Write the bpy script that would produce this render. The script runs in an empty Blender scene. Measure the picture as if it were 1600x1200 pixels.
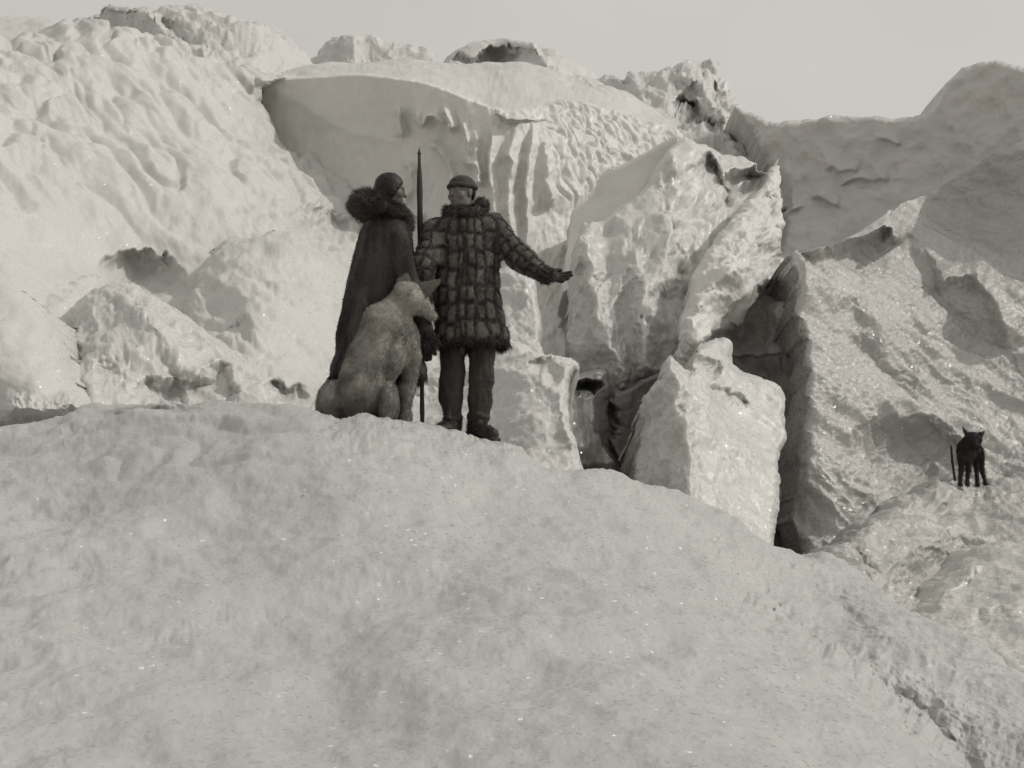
import bpy, math, random
import numpy as np

SC = bpy.context.scene
COL = SC.collection
F = 1900.0            # focal length in photo pixels (1600 wide)
HOR = 850.0           # row of eye level in the photo
PITCH = math.atan((HOR - 600.0) / F)

# ------------------------------------------------------------------ camera, sky, sun, exposure
cd = bpy.data.cameras.new('camera'); cam = bpy.data.objects.new('camera', cd); COL.objects.link(cam)
cd.sensor_width = 36.0; cd.lens = 36.0 * F / 1600.0; cd.clip_start = 0.05; cd.clip_end = 3000
cam.rotation_euler = (math.pi / 2 + PITCH, 0, 0); SC.camera = cam

SUN_AZ = math.radians(97)      # clockwise from the view direction (+Y) towards the right (+X)
SUN_EL = math.radians(41)
w = bpy.data.worlds.new('World'); SC.world = w; w.use_nodes = True
nt = w.node_tree; nt.nodes.clear()
sky = nt.nodes.new('ShaderNodeTexSky'); sky.sky_type = 'NISHITA'; sky.sun_disc = False
sky.sun_elevation = SUN_EL; sky.sun_rotation = SUN_AZ; sky.dust_density = 4.0; sky.air_density = 1.0
bw = nt.nodes.new('ShaderNodeRGBToBW')                       # monochrome day
tint = nt.nodes.new('ShaderNodeMixRGB'); tint.blend_type = 'MIX'; tint.inputs[0].default_value = 0.62
tint.inputs[2].default_value = (6.3, 6.08, 5.75, 1)            # even white overcast veil over the clear sky
mul = nt.nodes.new('ShaderNodeMixRGB'); mul.blend_type = 'MULTIPLY'; mul.inputs[0].default_value = 1
mul.inputs[2].default_value = (1.0, 0.965, 0.915, 1)
bg = nt.nodes.new('ShaderNodeBackground'); bg.inputs[1].default_value = 0.150
wo = nt.nodes.new('ShaderNodeOutputWorld')
L = nt.links.new
L(sky.outputs[0], bw.inputs[0]); L(bw.outputs[0], mul.inputs[1]); L(mul.outputs[0], tint.inputs[1])
cn = nt.nodes.new('ShaderNodeTexNoise'); cn.inputs['Scale'].default_value = 5; cn.inputs['Detail'].default_value = 6     # faint uneven cloud
cm = nt.nodes.new('ShaderNodeMapRange'); cm.inputs[3].default_value = .9; cm.inputs[4].default_value = 1.06
cs = nt.nodes.new('ShaderNodeVectorMath'); cs.operation = 'SCALE'
L(cn.outputs[0], cm.inputs[0]); L(cm.outputs[0], cs.inputs['Scale']); L(tint.outputs[0], cs.inputs[0]); L(cs.outputs[0], bg.inputs[0]); L(bg.outputs[0], wo.inputs[0])

ld = bpy.data.lights.new('sun', 'SUN'); lo = bpy.data.objects.new('sun', ld); COL.objects.link(lo)
ld.energy = 1.85; ld.angle = math.radians(1.2); ld.color = (1.0, 0.97, 0.92)
from mathutils import Vector
sd = Vector((math.cos(SUN_EL) * math.sin(SUN_AZ), math.cos(SUN_EL) * math.cos(SUN_AZ), math.sin(SUN_EL)))
lo.rotation_euler = sd.to_track_quat('Z', 'Y').to_euler(); lo.location = (0, 0, 60)
SC.view_settings.view_transform = 'Standard'; SC.view_settings.look = 'None'
SC.view_settings.exposure = -0.26; SC.view_settings.gamma = 1.0
SC.render.engine = 'CYCLES'
SC.cycles.max_bounces = 10; SC.cycles.diffuse_bounces = 6; SC.cycles.caustics_reflective = False
SC.cycles.use_denoising = True

# ------------------------------------------------------------------ helpers
def P(px, py, Y):
    px = np.asarray(px, float); py = np.asarray(py, float)
    c, s = math.cos(PITCH), math.sin(PITCH)
    u = (px - 800) / F; v = (600 - py) / F
    dy = c - v * s; dz = s + v * c
    Y = np.asarray(Y, float)
    return np.stack([u / dy * Y, Y + 0 * u, dz / dy * Y], -1)

rng = np.random.RandomState(7)
PERM = rng.permutation(256); PERM = np.concatenate([PERM, PERM, PERM])
G3 = rng.normal(size=(256, 3)); G3 /= np.linalg.norm(G3, axis=1)[:, None]; G3 = G3.astype(np.float32)
def perlin(p):
    p = p.reshape(-1, 3)
    out = np.empty(len(p), np.float32)
    for a in range(0, len(p), 200000):
        q = p[a:a + 200000]; i = np.floor(q).astype(np.int64); f = (q - i).astype(np.float32); i &= 255
        u = f * f * f * (f * (f * 6 - 15) + 10); res = 0
        for dx in (0, 1):
            for dy in (0, 1):
                for dz in (0, 1):
                    h = PERM[PERM[PERM[i[:, 0] + dx] + i[:, 1] + dy] + i[:, 2] + dz]
                    g = G3[h]; d = g[:, 0] * (f[:, 0] - dx) + g[:, 1] * (f[:, 1] - dy) + g[:, 2] * (f[:, 2] - dz)
                    wgt = (u[:, 0] if dx else 1 - u[:, 0]) * (u[:, 1] if dy else 1 - u[:, 1]) * (u[:, 2] if dz else 1 - u[:, 2])
                    res = res + wgt * d
        out[a:a + 200000] = res
    return out * 1.6
def fbm(p, octv=4, gain=0.5, ridged=False):
    r = 0; a = 1.0; q = p.reshape(-1, 3).copy()
    for o in range(octv):
        n = perlin(q)
        if ridged: n = 0.55 - np.abs(n) * 1.6
        r = r + a * n; a *= gain; q = q * 2.03 + 17.3
    return r
def aniso(p, ang, stretch, scale):
    """rotate in the XZ plane so that the long direction lies at ang degrees (0 = +X, 90 = up)"""
    a = math.radians(ang); c, s = math.cos(a), math.sin(a)
    x, y, z = p[..., 0], p[..., 1], p[..., 2]
    l = x * c + z * s; t = -x * s + z * c
    return np.stack([l / (scale * stretch), y / (scale * 1.6), t / scale], -1)

def resample(poly, n):
    poly = np.array(poly, float); d = np.r_[0, np.cumsum(np.hypot(*np.diff(poly, axis=0).T))]
    t = np.linspace(0, d[-1], n)
    return np.stack([np.interp(t, d, poly[:, 0]), np.interp(t, d, poly[:, 1])], -1)
def smooth_poly(poly, it=2):
    p = np.array(poly, float)
    for _ in range(it):
        q = [p[0]]
        for a, b in zip(p[:-1], p[1:]): q += [a * .75 + b * .25, a * .25 + b * .75]
        q.append(p[-1]); p = np.array(q)
    return p
def sdist(x, y, poly):
    """distance to a polyline, side (+ = right hand of travel as seen on screen), parameter 0..1"""
    poly = np.array(poly, float); best = np.full(x.shape, 1e9); sg = np.zeros(x.shape); tt = np.zeros(x.shape)
    n = len(poly) - 1
    for k in range(n):
        a, b = poly[k], poly[k + 1]; ab = b - a; L2 = (ab ** 2).sum() + 1e-9
        t = np.clip(((x - a[0]) * ab[0] + (y - a[1]) * ab[1]) / L2, 0, 1)
        dx = x - a[0] - t * ab[0]; dy = y - a[1] - t * ab[1]; d = np.hypot(dx, dy)
        m = d < best
        cr = ab[0] * (y - a[1]) - ab[1] * (x - a[0])
        best = np.where(m, d, best); sg = np.where(m, np.sign(cr), sg); tt = np.where(m, (k + t) / n, tt)
    return best, sg, tt
def edist(x, y, poly, rad):
    # unsigned distance, only exact within rad of the polyline
    out = np.full(x.shape, 1e9); p = np.concatenate([poly[:-1:2], poly[-1:]])
    for k in range(0, len(p) - 1, 8):
        q = p[k:k + 9]; lo = q.min(0) - rad - 1; hi = q.max(0) + rad + 1
        m = (x > lo[0]) & (x < hi[0]) & (y > lo[1]) & (y < hi[1])
        if m.any(): out[m] = np.minimum(out[m], sdist(x[m], y[m], q)[0])
    return out
def sm(t): t = np.clip(t, 0, 1); return t * t * (3 - 2 * t)

# relief features: each returns metres towards the camera for pixel arrays x, y
def ridge(pts, amp, wr, wl=None, taper=True):
    wl = wl or wr; pts = smooth_poly(pts, 1)
    def f(x, y):
        d, s, t = sdist(x, y, pts); wd = np.where(s > 0, wr, wl)
        e = np.minimum(1, np.minimum(t, 1 - t) * 5 + 0.15) if taper else 1
        return amp * e * np.exp(-(d / wd) ** 1.5)
    return f
def step(pts, amp, wd, fade=60):
    """everything to the right of travel is pushed back by amp, fading with distance fade"""
    def f(x, y):
        d, s, t = sdist(x, y, pts)
        v = np.where(s > 0, sm(d / wd), 0) * np.exp(-np.maximum(0, d - wd) / fade)
        e = np.minimum(1, np.minimum(t, 1 - t) * 6)
        return -amp * v * e
    return f
def bowl(cx, cy, rx, ry, ang, amp, p=1.5):
    a = math.radians(ang); c, s = math.cos(a), math.sin(a)
    def f(x, y):
        dx, dy = x - cx, y - cy; u = (dx * c + dy * s) / rx; v = (-dx * s + dy * c) / ry
        r = np.clip(1 - u * u - v * v, 0, 1)
        return -amp * r ** p
    return f

def rbf(ctrl):
    c = np.array(ctrl, float); X = c[:, :2] / 400; q = 1 / c[:, 2]; n = len(c)
    K = lambda r: np.where(r > 1e-6, r * r * np.log(np.maximum(r, 1e-6)), 0)
    A = np.zeros((n + 3, n + 3)); A[:n, :n] = K(np.linalg.norm(X[:, None] - X[None], axis=2)) + np.eye(n) * 1e-4
    A[:n, n] = 1; A[:n, n + 1:] = X; A[n, :n] = 1; A[n + 1:, :n] = X.T
    sol = np.linalg.solve(A, np.r_[q, 0, 0, 0])
    def ev(x, y):
        xs, ys = x / 400, y / 400; r = sol[n] + sol[n + 1] * xs + sol[n + 2] * ys
        for k in range(n): r = r + sol[k] * K(np.hypot(xs - X[k, 0], ys - X[k, 1]))
        return 1 / np.maximum(r, 0.004)
    return ev

def mesh_obj(name, V, Fq, mat, base=None, parent=None, smooth=True, cols=None):
    """V (n,3) world coords, Fq (m,3|4) faces"""
    V = np.asarray(V, np.float32)
    if parent is not None: off = np.array(parent.matrix_world.translation if False else parent['_base'])
    else: off = np.array(base if base is not None else (0, 0, 0))
    me = bpy.data.meshes.new(name); Fq = np.asarray(Fq, np.int32); k = Fq.shape[1]
    me.vertices.add(len(V)); me.vertices.foreach_set('co', (V - off).astype(np.float32).ravel())
    me.loops.add(Fq.size); me.loops.foreach_set('vertex_index', Fq.ravel())
    me.polygons.add(len(Fq)); me.polygons.foreach_set('loop_start', np.arange(0, Fq.size, k, dtype=np.int32))
    me.polygons.foreach_set('loop_total', np.full(len(Fq), k, np.int32))
    me.polygons.foreach_set('use_smooth', np.full(len(Fq), smooth, bool))
    if cols is not None:
        at = me.attributes.new('tone', 'FLOAT', 'POINT'); at.data.foreach_set('value', np.asarray(cols, np.float32))
    me.update(calc_edges=True); me.validate(); me.materials.append(mat)
    o = bpy.data.objects.new(name, me); COL.objects.link(o)
    if parent is not None: o.parent = parent
    else: o.location = off
    return o
def tag(o, label=None, cat=None, group=None, kind=None):
    for k, v in (('label', label), ('category', cat), ('group', group), ('kind', kind)):
        if v: o[k] = v
    return o
def empty(name, base):
    o = bpy.data.objects.new(name, None); COL.objects.link(o); o.location = base; o['_base'] = [float(b) for b in base]
    o.empty_display_size = 0.1
    return o

# ------------------------------------------------------------------ materials
def mat_ice(name, col=(0.53, 0.524, 0.503), rough=0.55, bump=0.35, scale=38.0, coarse=7.0, spec=0.5, var=0.10, dist=0.02, glint=0.78, gs=55.0, sss=0):
    m = bpy.data.materials.new(name); m.use_nodes = True; n = m.node_tree; b = n.nodes['Principled BSDF']; K = n.links.new
    tc = n.nodes.new('ShaderNodeTexCoord')
    n1 = n.nodes.new('ShaderNodeTexNoise'); n1.inputs['Scale'].default_value = scale; n1.inputs['Detail'].default_value = 5; n1.inputs['Roughness'].default_value = 0.7
    n2 = n.nodes.new('ShaderNodeTexNoise'); n2.inputs['Scale'].default_value = coarse; n2.inputs['Detail'].default_value = 6; n2.inputs['Roughness'].default_value = 0.6
    n3 = n.nodes.new('ShaderNodeTexNoise'); n3.inputs['Scale'].default_value = 0.9; n3.inputs['Detail'].default_value = 7; n3.inputs['Roughness'].default_value = 0.62
    for q in (n1, n2, n3): K(tc.outputs['Object'], q.inputs['Vector'])
    b1 = n.nodes.new('ShaderNodeBump'); b1.inputs['Strength'].default_value = bump; b1.inputs['Distance'].default_value = dist
    b2 = n.nodes.new('ShaderNodeBump'); b2.inputs['Strength'].default_value = bump * 0.8; b2.inputs['Distance'].default_value = dist * 3
    K(n1.outputs[0], b1.inputs['Height']); K(n2.outputs[0], b2.inputs['Height'])
    K(b2.outputs[0], b1.inputs['Normal'])
    # small crystal facets, each tilted its own way, that catch the sun
    vo = n.nodes.new('ShaderNodeTexVoronoi'); vo.inputs['Scale'].default_value = gs; K(tc.outputs['Object'], vo.inputs['Vector'])
    sep = n.nodes.new('ShaderNodeSeparateColor'); K(vo.outputs['Color'], sep.inputs[0])
    gt = n.nodes.new('ShaderNodeMath'); gt.operation = 'GREATER_THAN'; gt.inputs[1].default_value = glint; K(sep.outputs[0], gt.inputs[0])
    wn = n.nodes.new('ShaderNodeTexWhiteNoise'); wn.noise_dimensions = '3D'; K(vo.outputs['Position'], wn.inputs['Vector'])
    tv = n.nodes.new('ShaderNodeVectorMath'); tv.operation = 'SUBTRACT'; tv.inputs[1].default_value = (.5, .5, .5); K(wn.outputs['Color'], tv.inputs[0])
    ts = n.nodes.new('ShaderNodeVectorMath'); ts.operation = 'SCALE'; ts.inputs['Scale'].default_value = 1.5; K(tv.outputs[0], ts.inputs[0])
    ta = n.nodes.new('ShaderNodeVectorMath'); ta.operation = 'ADD'; K(ts.outputs[0], ta.inputs[0]); K(b1.outputs[0], ta.inputs[1])
    tnm = n.nodes.new('ShaderNodeVectorMath'); tnm.operation = 'NORMALIZE'; K(ta.outputs[0], tnm.inputs[0]); K(b1.outputs[0], b.inputs['Normal'])
    if glint < 1:
        K(gt.outputs[0], b.inputs['Coat Weight']); K(tnm.outputs[0], b.inputs['Coat Normal']); b.inputs['Coat Roughness'].default_value = .13
    r = n.nodes.new('ShaderNodeValToRGB'); K(n3.outputs[0], r.inputs[0])
    r.color_ramp.elements[0].position = 0.3; r.color_ramp.elements[1].position = 0.68
    lo_ = tuple(c * (1 - var) for c in col) + (1,); r.color_ramp.elements[0].color = lo_; r.color_ramp.elements[1].color = col + (1,)
    K(r.outputs[0], b.inputs['Base Color'])
    vr = n.nodes.new('ShaderNodeMapRange'); vr.inputs[1].default_value = 0.35; vr.inputs[2].default_value = 0.65
    vr.inputs[3].default_value = rough - 0.22; vr.inputs[4].default_value = rough + 0.15
    K(n2.outputs[0], vr.inputs[0])
    K(vr.outputs[0], b.inputs['Roughness'])
    b.inputs['Specular IOR Level'].default_value = spec
    if sss: b.inputs['Subsurface Weight'].default_value = sss; b.inputs['Subsurface Radius'].default_value = (1, 1, 1); b.inputs['Subsurface Scale'].default_value = .12
    return m
ICE = mat_ice('glacier_ice', bump=0.28, rough=0.42, sss=.45)
SNOW = mat_ice('granular_snow', bump=0.25, rough=0.62, scale=70, coarse=22, dist=0.008, var=0.09, gs=75, glint=.88)
WET = mat_ice('wet_ice', (0.44, 0.432, 0.412), bump=0.5, rough=0.34, scale=22, coarse=6, spec=0.6, dist=0.03, glint=.6, gs=28)
FGSNOW = mat_ice('trodden_snow', (0.425, 0.421, 0.408), bump=0.34, rough=0.6, scale=110, coarse=34, dist=0.007, var=0.07, gs=70, glint=.86)
SMOOTH = mat_ice('smooth_blue_ice', (0.62, 0.612, 0.585), bump=0.13, rough=0.55, scale=20, coarse=3, var=0.10, spec=.3, glint=.97)
WALLICE = mat_ice('shaded_wall_ice', (0.50, 0.49, 0.468), bump=0.25, rough=0.5, scale=9, coarse=2, spec=.4, glint=.95, gs=20)
FAR = mat_ice('far_snow', (0.54, 0.532, 0.51), bump=0.5, rough=0.7, scale=3, coarse=0.8, dist=0.12, glint=2)
SHADEICE = mat_ice('shade_toned_crevasse_ice', (0.17, 0.167, 0.155), bump=0.4, rough=0.5, scale=14, coarse=3, var=0.35)  # base colour lowered to stand in for the shade inside the crevasses

# ------------------------------------------------------------------ ice patches
def patch(name, T, B, Lp=None, Rp=None, ctrl=(), mat=None, feats=(), stp=2.2, edges='T', rnd=(18, 0.5),
          noise=(), thick=3.0, jit=1.6, drop=0.5, label=None, cat=None, kind=None, group=None, seed=0, extra=None, lean=0.12, warp=9):
    T = smooth_poly(T, 1); B = np.array(B, float)
    Lp = np.array(Lp if Lp is not None else [T[0], B[0]], float); Rp = np.array(Rp if Rp is not None else [T[-1], B[-1]], float)
    ln = lambda p: np.hypot(*np.diff(np.array(p), axis=0).T).sum()
    nu = int(max(ln(T), ln(B)) / stp) + 2; nv = int(max(ln(Lp), ln(Rp)) / stp) + 2
    def para(n_, first, last, total):
        w_ = min(.45, rnd[0] / total); th = np.linspace(0, math.pi / 2, 16)[:-1]; e = w_ * (1 - np.cos(th))
        a0, a1 = (w_ if first else 0), (1 - w_ if last else 1); mid = np.linspace(a0, a1, max(4, int(n_ * (a1 - a0))))
        return np.concatenate(([e] if first else []) + [mid] + ([1 - e[::-1]] if last else []))
    ul = para(nu, 'L' in edges, 'R' in edges, (ln(T) + ln(B)) / 2); vl = para(nv, 'T' in edges, False, (ln(Lp) + ln(Rp)) / 2); nu, nv = len(ul), len(vl)
    def at(poly, t):
        d = np.r_[0, np.cumsum(np.hypot(*np.diff(np.array(poly, float), axis=0).T))]; d /= d[-1]; q = np.array(poly, float)
        return np.stack([np.interp(t, d, q[:, 0]), np.interp(t, d, q[:, 1])], -1)
    t_, b_, l_, r_ = at(T, ul), at(B, ul), at(Lp, vl), at(Rp, vl)
    u = ul[None, :, None]; v = vl[:, None, None]
    S = (1 - v) * t_[None] + v * b_[None] + (1 - u) * l_[:, None] + u * r_[:, None] - (
        (1 - u) * (1 - v) * t_[0] + u * (1 - v) * t_[-1] + (1 - u) * v * b_[0] + u * v * b_[-1])
    x, y = S[..., 0], S[..., 1]
    ev = rbf(ctrl); Y = ev(x, y)
    xy0 = np.stack([x / 42, y / 42, 0 * x + seed * 3.1], -1)
    xf = x + warp * fbm(xy0, 4, .6).reshape(x.shape); yf = y + warp * fbm(xy0 + 50, 4, .6).reshape(x.shape)
    for f in feats: Y = Y - f(xf, yf)
    for e, poly in (('T', t_), ('L', l_), ('R', r_), ('B', b_)):
        if e in edges:
            d = edist(x, y, resample(poly, int(ln(poly) / 3) + 2), rnd[0])
            s = np.clip(d / rnd[0], 0, 1)
            Y = Y + rnd[1] * (1 - np.sqrt(np.clip(1 - (1 - s) ** 2, 0, 1)))
    W = P(x, y, Y); W0 = P(x, y, ev(x, y))
    # jitter of the outline and surface relief along the normal
    gu = np.gradient(W0, axis=1); gv = np.gradient(W0, axis=0); N = np.cross(gv, gu)
    N /= np.linalg.norm(N, axis=2)[..., None] + 1e-9
    N *= np.sign(-(N * W).sum(2))[..., None]
    disp = 0
    for nz in noise:
        kind_, sc_, amp = nz[:3]; o = nz[3] if len(nz) > 3 else {}
        Wn = W0 * .35 + W * .65
        q = aniso(Wn, o.get('ang', 0), o.get('st', 1), sc_) + seed * 13.7
        if o.get('warp'):
            q = q + o['warp'] * np.stack([fbm(Wn / (sc_ * 4) + 5, 2), fbm(Wn / (sc_ * 4) + 9, 2), fbm(Wn / (sc_ * 3) + 31, 2)], -1).reshape(q.shape)
        n_ = fbm(q, o.get('oct', 4), o.get('gain', 0.5), kind_ == 'r').reshape(x.shape)
        if kind_ == 'c': n_ = -np.abs(n_) * 2
        if kind_ == 'v': n_ = np.minimum(np.abs(n_) * 2, .6)
        if 'mask' in o: n_ = n_ * o['mask'](x, y)
        disp = disp + amp * n_
    W = W + N * np.asarray(disp)[..., None] if len(noise) else W
    if jit:
        jn = fbm(W0 / (Y.mean() * 0.022) + 40 + seed, 4, 0.62).reshape(x.shape)
        W[..., 2] += jn * jit * Y / F; W[..., 0] += fbm(W0 / (Y.mean() * 0.02) + 80 + seed, 3).reshape(x.shape) * jit * Y / F
    # rings: closed back
    idx = np.arange(nu * nv).reshape(nv, nu)
    per = np.r_[idx[0, :], idx[1:, -1], idx[-1, -2::-1], idx[-2:0:-1, 0]]
    V = [W.reshape(-1, 3)]; q0 = V[0][per]; cen = q0.mean(0)
    faces = [np.stack([idx[:-1, :-1], idx[1:, :-1], idx[1:, 1:], idx[:-1, 1:]], -1).reshape(-1, 4)]
    prev = per; nb = 12; start = nu * nv
    for k in range(1, nb + 1):
        a = k / nb; r = q0.copy()
        r[:, 1] += thick * a
        r[:, 0] += (cen[0] - q0[:, 0]) * lean * a * a
        r[:, 2] -= drop * a * a + (q0[:, 2] - cen[2]) * lean * a * a
        r += (fbm(r / (thick * 0.2) + 3, 4).reshape(-1, 1) * 0.05 * thick * min(1, a * 2)) * np.array([1, 0, 1])
        V.append(r); cur = start + np.arange(len(per)); start += len(per)
        faces.append(np.stack([prev, np.roll(prev, -1), np.roll(cur, -1), cur], -1)); prev = cur
    V.append(V[-1].mean(0)[None] + np.array([[0, 0.3 * thick, 0]])); c = np.full(len(per), start)
    V = np.concatenate(V); Fq = np.concatenate(faces)
    capf = np.stack([prev, np.roll(prev, -1), c, c], -1)  # degenerate quad -> make tri mesh by keeping 3 distinct
    base = np.array([V[:, 0].mean(), V[:, 1].min(), V[:, 2].min()])
    me_o = mesh_obj(name, V, Fq, mat, base)
    # cap
    import bmesh
    bm = bmesh.new(); bm.from_mesh(me_o.data); bm.verts.ensure_lookup_table()
    cv = bm.verts[start]
    for a_, b2 in zip(prev, np.roll(prev, -1)):
        try: bm.faces.new((bm.verts[int(a_)], bm.verts[int(b2)], cv)).smooth = True
        except ValueError: pass
    bmesh.ops.recalc_face_normals(bm, faces=bm.faces)
    bm.to_mesh(me_o.data); bm.free()
    tag(me_o, label, cat, group, kind)
    LAYERS[name] = (ev, feats)
    return me_o
LAYERS = {}

# ================================================================== ground sheet
n = 160; gx = np.linspace(-1, 1, n); gx = np.sign(gx) * np.abs(gx) ** 3 * 900
X, Yg = np.meshgrid(gx, gx); Z = -2.6 + 0.25 * fbm(np.stack([X / 9, Yg / 9, X * 0], -1), 4).reshape(X.shape)
idx = np.arange(n * n).reshape(n, n)
tag(mesh_obj('ground', np.stack([X, Yg, Z], -1).reshape(-1, 3), np.stack([idx[:-1, :-1], idx[:-1, 1:], idx[1:, 1:], idx[1:, :-1]], -1).reshape(-1, 4), SNOW), kind='structure')

# ================================================================== foreground mound
TOP0 = [(-500, 705), (-200, 692), (0, 684), (60, 674), (110, 661), (150, 648), (200, 640), (300, 641), (360, 640), (420, 636), (445, 637), (470, 643), (497, 651), (512, 651),
        (530, 658), (545, 660), (563, 652), (580, 658), (600, 665), (640, 671), (700, 681), (740, 687), (790, 692), (812, 698),
        (830, 714), (850, 728), (870, 735), (890, 742), (915, 740), (935, 734), (960, 735), (985, 748), (1010, 757), (1040, 763), (1080, 778), (1110, 792), (1140, 812),
        (1180, 845), (1215, 861), (1270, 873), (1300, 868), (1340, 886), (1380, 915), (1440, 950), (1500, 992), (1560, 1040), (1600, 1066), (1720, 1140), (2000, 1330)]
CTRL0 = [(-500, 700, 8.0), (0, 684, 8.0), (420, 640, 7.4), (560, 656, 7.05), (640, 672, 7.3), (740, 687, 7.75), (800, 697, 7.85), (960, 738, 8.4), (1270, 875, 8.6), (1440, 952, 7.6), (1600, 1068, 6.3),
         (2000, 1330, 4.2), (0, 1230, 3.3), (420, 1230, 3.4), (800, 1230, 3.4), (1200, 1230, 3.5), (1600, 1230, 4.2), (-500, 1230, 3.1), (2000, 1500, 3.2),
         (420, 900, 5.4), (800, 900, 5.5), (0, 900, 5.2), (1150, 960, 5.6), (-500, 900, 5.2)]
crease = [(960, 770), (1050, 830), (1110, 880), (1160, 925), (1222, 972), (1300, 1035), (1400, 1115), (1500, 1200), (1560, 1260)]
f0 = [lambda x, y: -0.0 * x,
      (lambda x, y: (lambda d, s, t: -np.where(s < 0, 1, 0) * np.interp(t, [0, .2, .45, .6, 1], [.1, .4, 1.0, 1.2, .9]) * np.exp(-d / 110) * sm(d / 22))(*sdist(x, y, crease))),
      bowl(1205, 960, 80, 26, 40, 0.08, 1.5), bowl(150, 880, 170, 60, 15, 0.06), bowl(640, 930, 150, 45, 12, 0.05),
      bowl(330, 1000, 150, 40, -15, 0.06), bowl(1290, 940, 120, 40, 35, 0.12), bowl(60, 800, 110, 25, -5, 0.05), bowl(250, 660, 90, 9, 3, 0.12), ridge([(90, 700), (170, 672), (195, 650)], -0.10, 10)]
fgm = patch('snow_slope', TOP0, [(-500, 1300), (0, 1300), (800, 1300), (1600, 1300), (2000, 1560)], ctrl=CTRL0, mat=FGSNOW, feats=f0, stp=2.3, edges='T', rnd=(16, 0.28),
            noise=[('f', 1.3, 0.07), ('f', 0.45, 0.045, dict(ang=-18, st=1.8)), ('r', 0.16, 0.006, dict(oct=4, ang=-20, st=1.6)), ('f', .07, .014, dict(oct=4, gain=.6, mask=lambda x, y: sm((x - 470) / 50) * sm((860 - x) / 60) * sm((735 - y) / 50))), ('v', .42, .05, dict(ang=-14, st=3, oct=1, warp=.8, mask=lambda x, y: sm((620 - x) / 350))),
                   ('c', 0.22, 0.010, dict(mask=lambda x, y: sm((x - 900) / 250) * sm((1010 - y + (x - 1000) * .6) / 200), oct=3)),
                   ('r', 0.2, 0.012, dict(mask=lambda x, y: sm((330 - x) / 250)))],
            thick=1.5, jit=2.0, drop=0.25, kind='structure', seed=1)
fgm['label'] = 'broad rounded slope of granular snow filling the foreground'
# the near end of the slope, running under the camera and behind it
xs = np.linspace(-500, 2000, 260); bot = np.interp(xs, [-500, 1600, 2000], [1285, 1285, 1545])
ev0 = LAYERS['snow_slope'][0]; Wb = P(xs, bot, ev0(xs, bot)); rows = []
for k in range(60):
    a = k / 59; y_ = (1 - a); r = Wb.copy(); r[:, 1] = Wb[:, 1] * (1 - a) + (-9) * a; r[:, 0] = Wb[:, 0] * (1 + a * 3.5)
    zt = Wb[:, 2] * (1 - sm(a / .35)) + (-1.62) * sm(a / .35) - 1.4 * sm((a - .45) / .55); r[:, 2] = zt - 0.004
    r[:, 2] += 0.05 * fbm(r / 1.3, 3) * sm(a * 6) ; rows.append(r)
R = np.array(rows); idx = np.arange(R.shape[0] * R.shape[1]).reshape(R.shape[:2])
o = mesh_obj('near_snow', R.reshape(-1, 3), np.stack([idx[:-1, :-1], idx[:-1, 1:], idx[1:, 1:], idx[1:, :-1]], -1).reshape(-1, 4), FGSNOW); o['kind'] = 'structure'

exec_objects = True
# ================================================================== ice formations, near to far
SER = 'ice blocks of the glacier'
# mound at the lower right
patch('ice_mound', [(1395, 985), (1425, 962), (1445, 940), (1465, 915), (1500, 880), (1520, 862), (1560, 848), (1600, 840), (1700, 815), (1950, 760)],
      [(1380, 1120), (1600, 1220), (1950, 1350)], ctrl=[(1400, 980, 8.6), (1465, 915, 9.8), (1560, 850, 11), (1700, 815, 11.2), (1950, 760, 11.5), (1500, 1050, 7.4), (1600, 1000, 7.8), (1600, 1200, 6.2), (1950, 1350, 5.2)],
      mat=ICE, edges='TL', rnd=(26, 0.7), stp=2.4, feats=[ridge([(1470, 985), (1520, 955), (1570, 938), (1620, 925), (1700, 910)], 0.13, 14, 26), ridge([(1465, 945), (1490, 905), (1530, 880)], .18, 8, 20), bowl(1570, 985, 90, 30, 20, 0.15)],
      noise=[('f', .7, .06), ('r', .25, .02), ('f', .07, .006)], thick=3, drop=1.5, label='low rounded ice mound at the bottom right, below the black dog', cat='ice block', group=SER, seed=2)
# ridge under the small dog
patch('ice_ridge', [(1262, 880), (1285, 862), (1302, 850), (1325, 846), (1342, 828), (1362, 812), (1388, 795), (1400, 778), (1412, 766), (1440, 760), (1455, 751), (1480, 748), (1500, 757), (1545, 757), (1575, 745), (1600, 738), (1700, 720), (1950, 690)],
      [(1255, 960), (1500, 1120), (1950, 1200)], ctrl=[(1262, 880, 9.6), (1325, 846, 10.4), (1400, 780, 12.4), (1480, 750, 13.6), (1520, 760, 13.9), (1600, 738, 14.5), (1950, 690, 16), (1380, 910, 9.6), (1500, 900, 11), (1600, 850, 12.2), (1950, 900, 12), (1255, 960, 9), (1500, 1120, 9), (1950, 1200, 9)],
      mat=WET, edges='T', rnd=(9, 0.3), stp=2.0, feats=[bowl(1470, 895, 95, 55, -30, .7, 1.2), bowl(1500, 790, 55, 22, -15, 0.2, 1.2), ridge([(1330, 850), (1352, 870), (1372, 905)], -.15, 8), ridge([(1350, 838), (1400, 800), (1450, 772), (1500, 768)], .12, 9)],
      noise=[('f', .8, .08), ('c', .3, .06, dict(ang=-50, st=2, oct=3, gain=.4)), ('r', .1, .008)], thick=2.5, drop=.5, label='knobbly ice ridge that the black dog stands on', cat='ice block', group=SER, seed=3)
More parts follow.
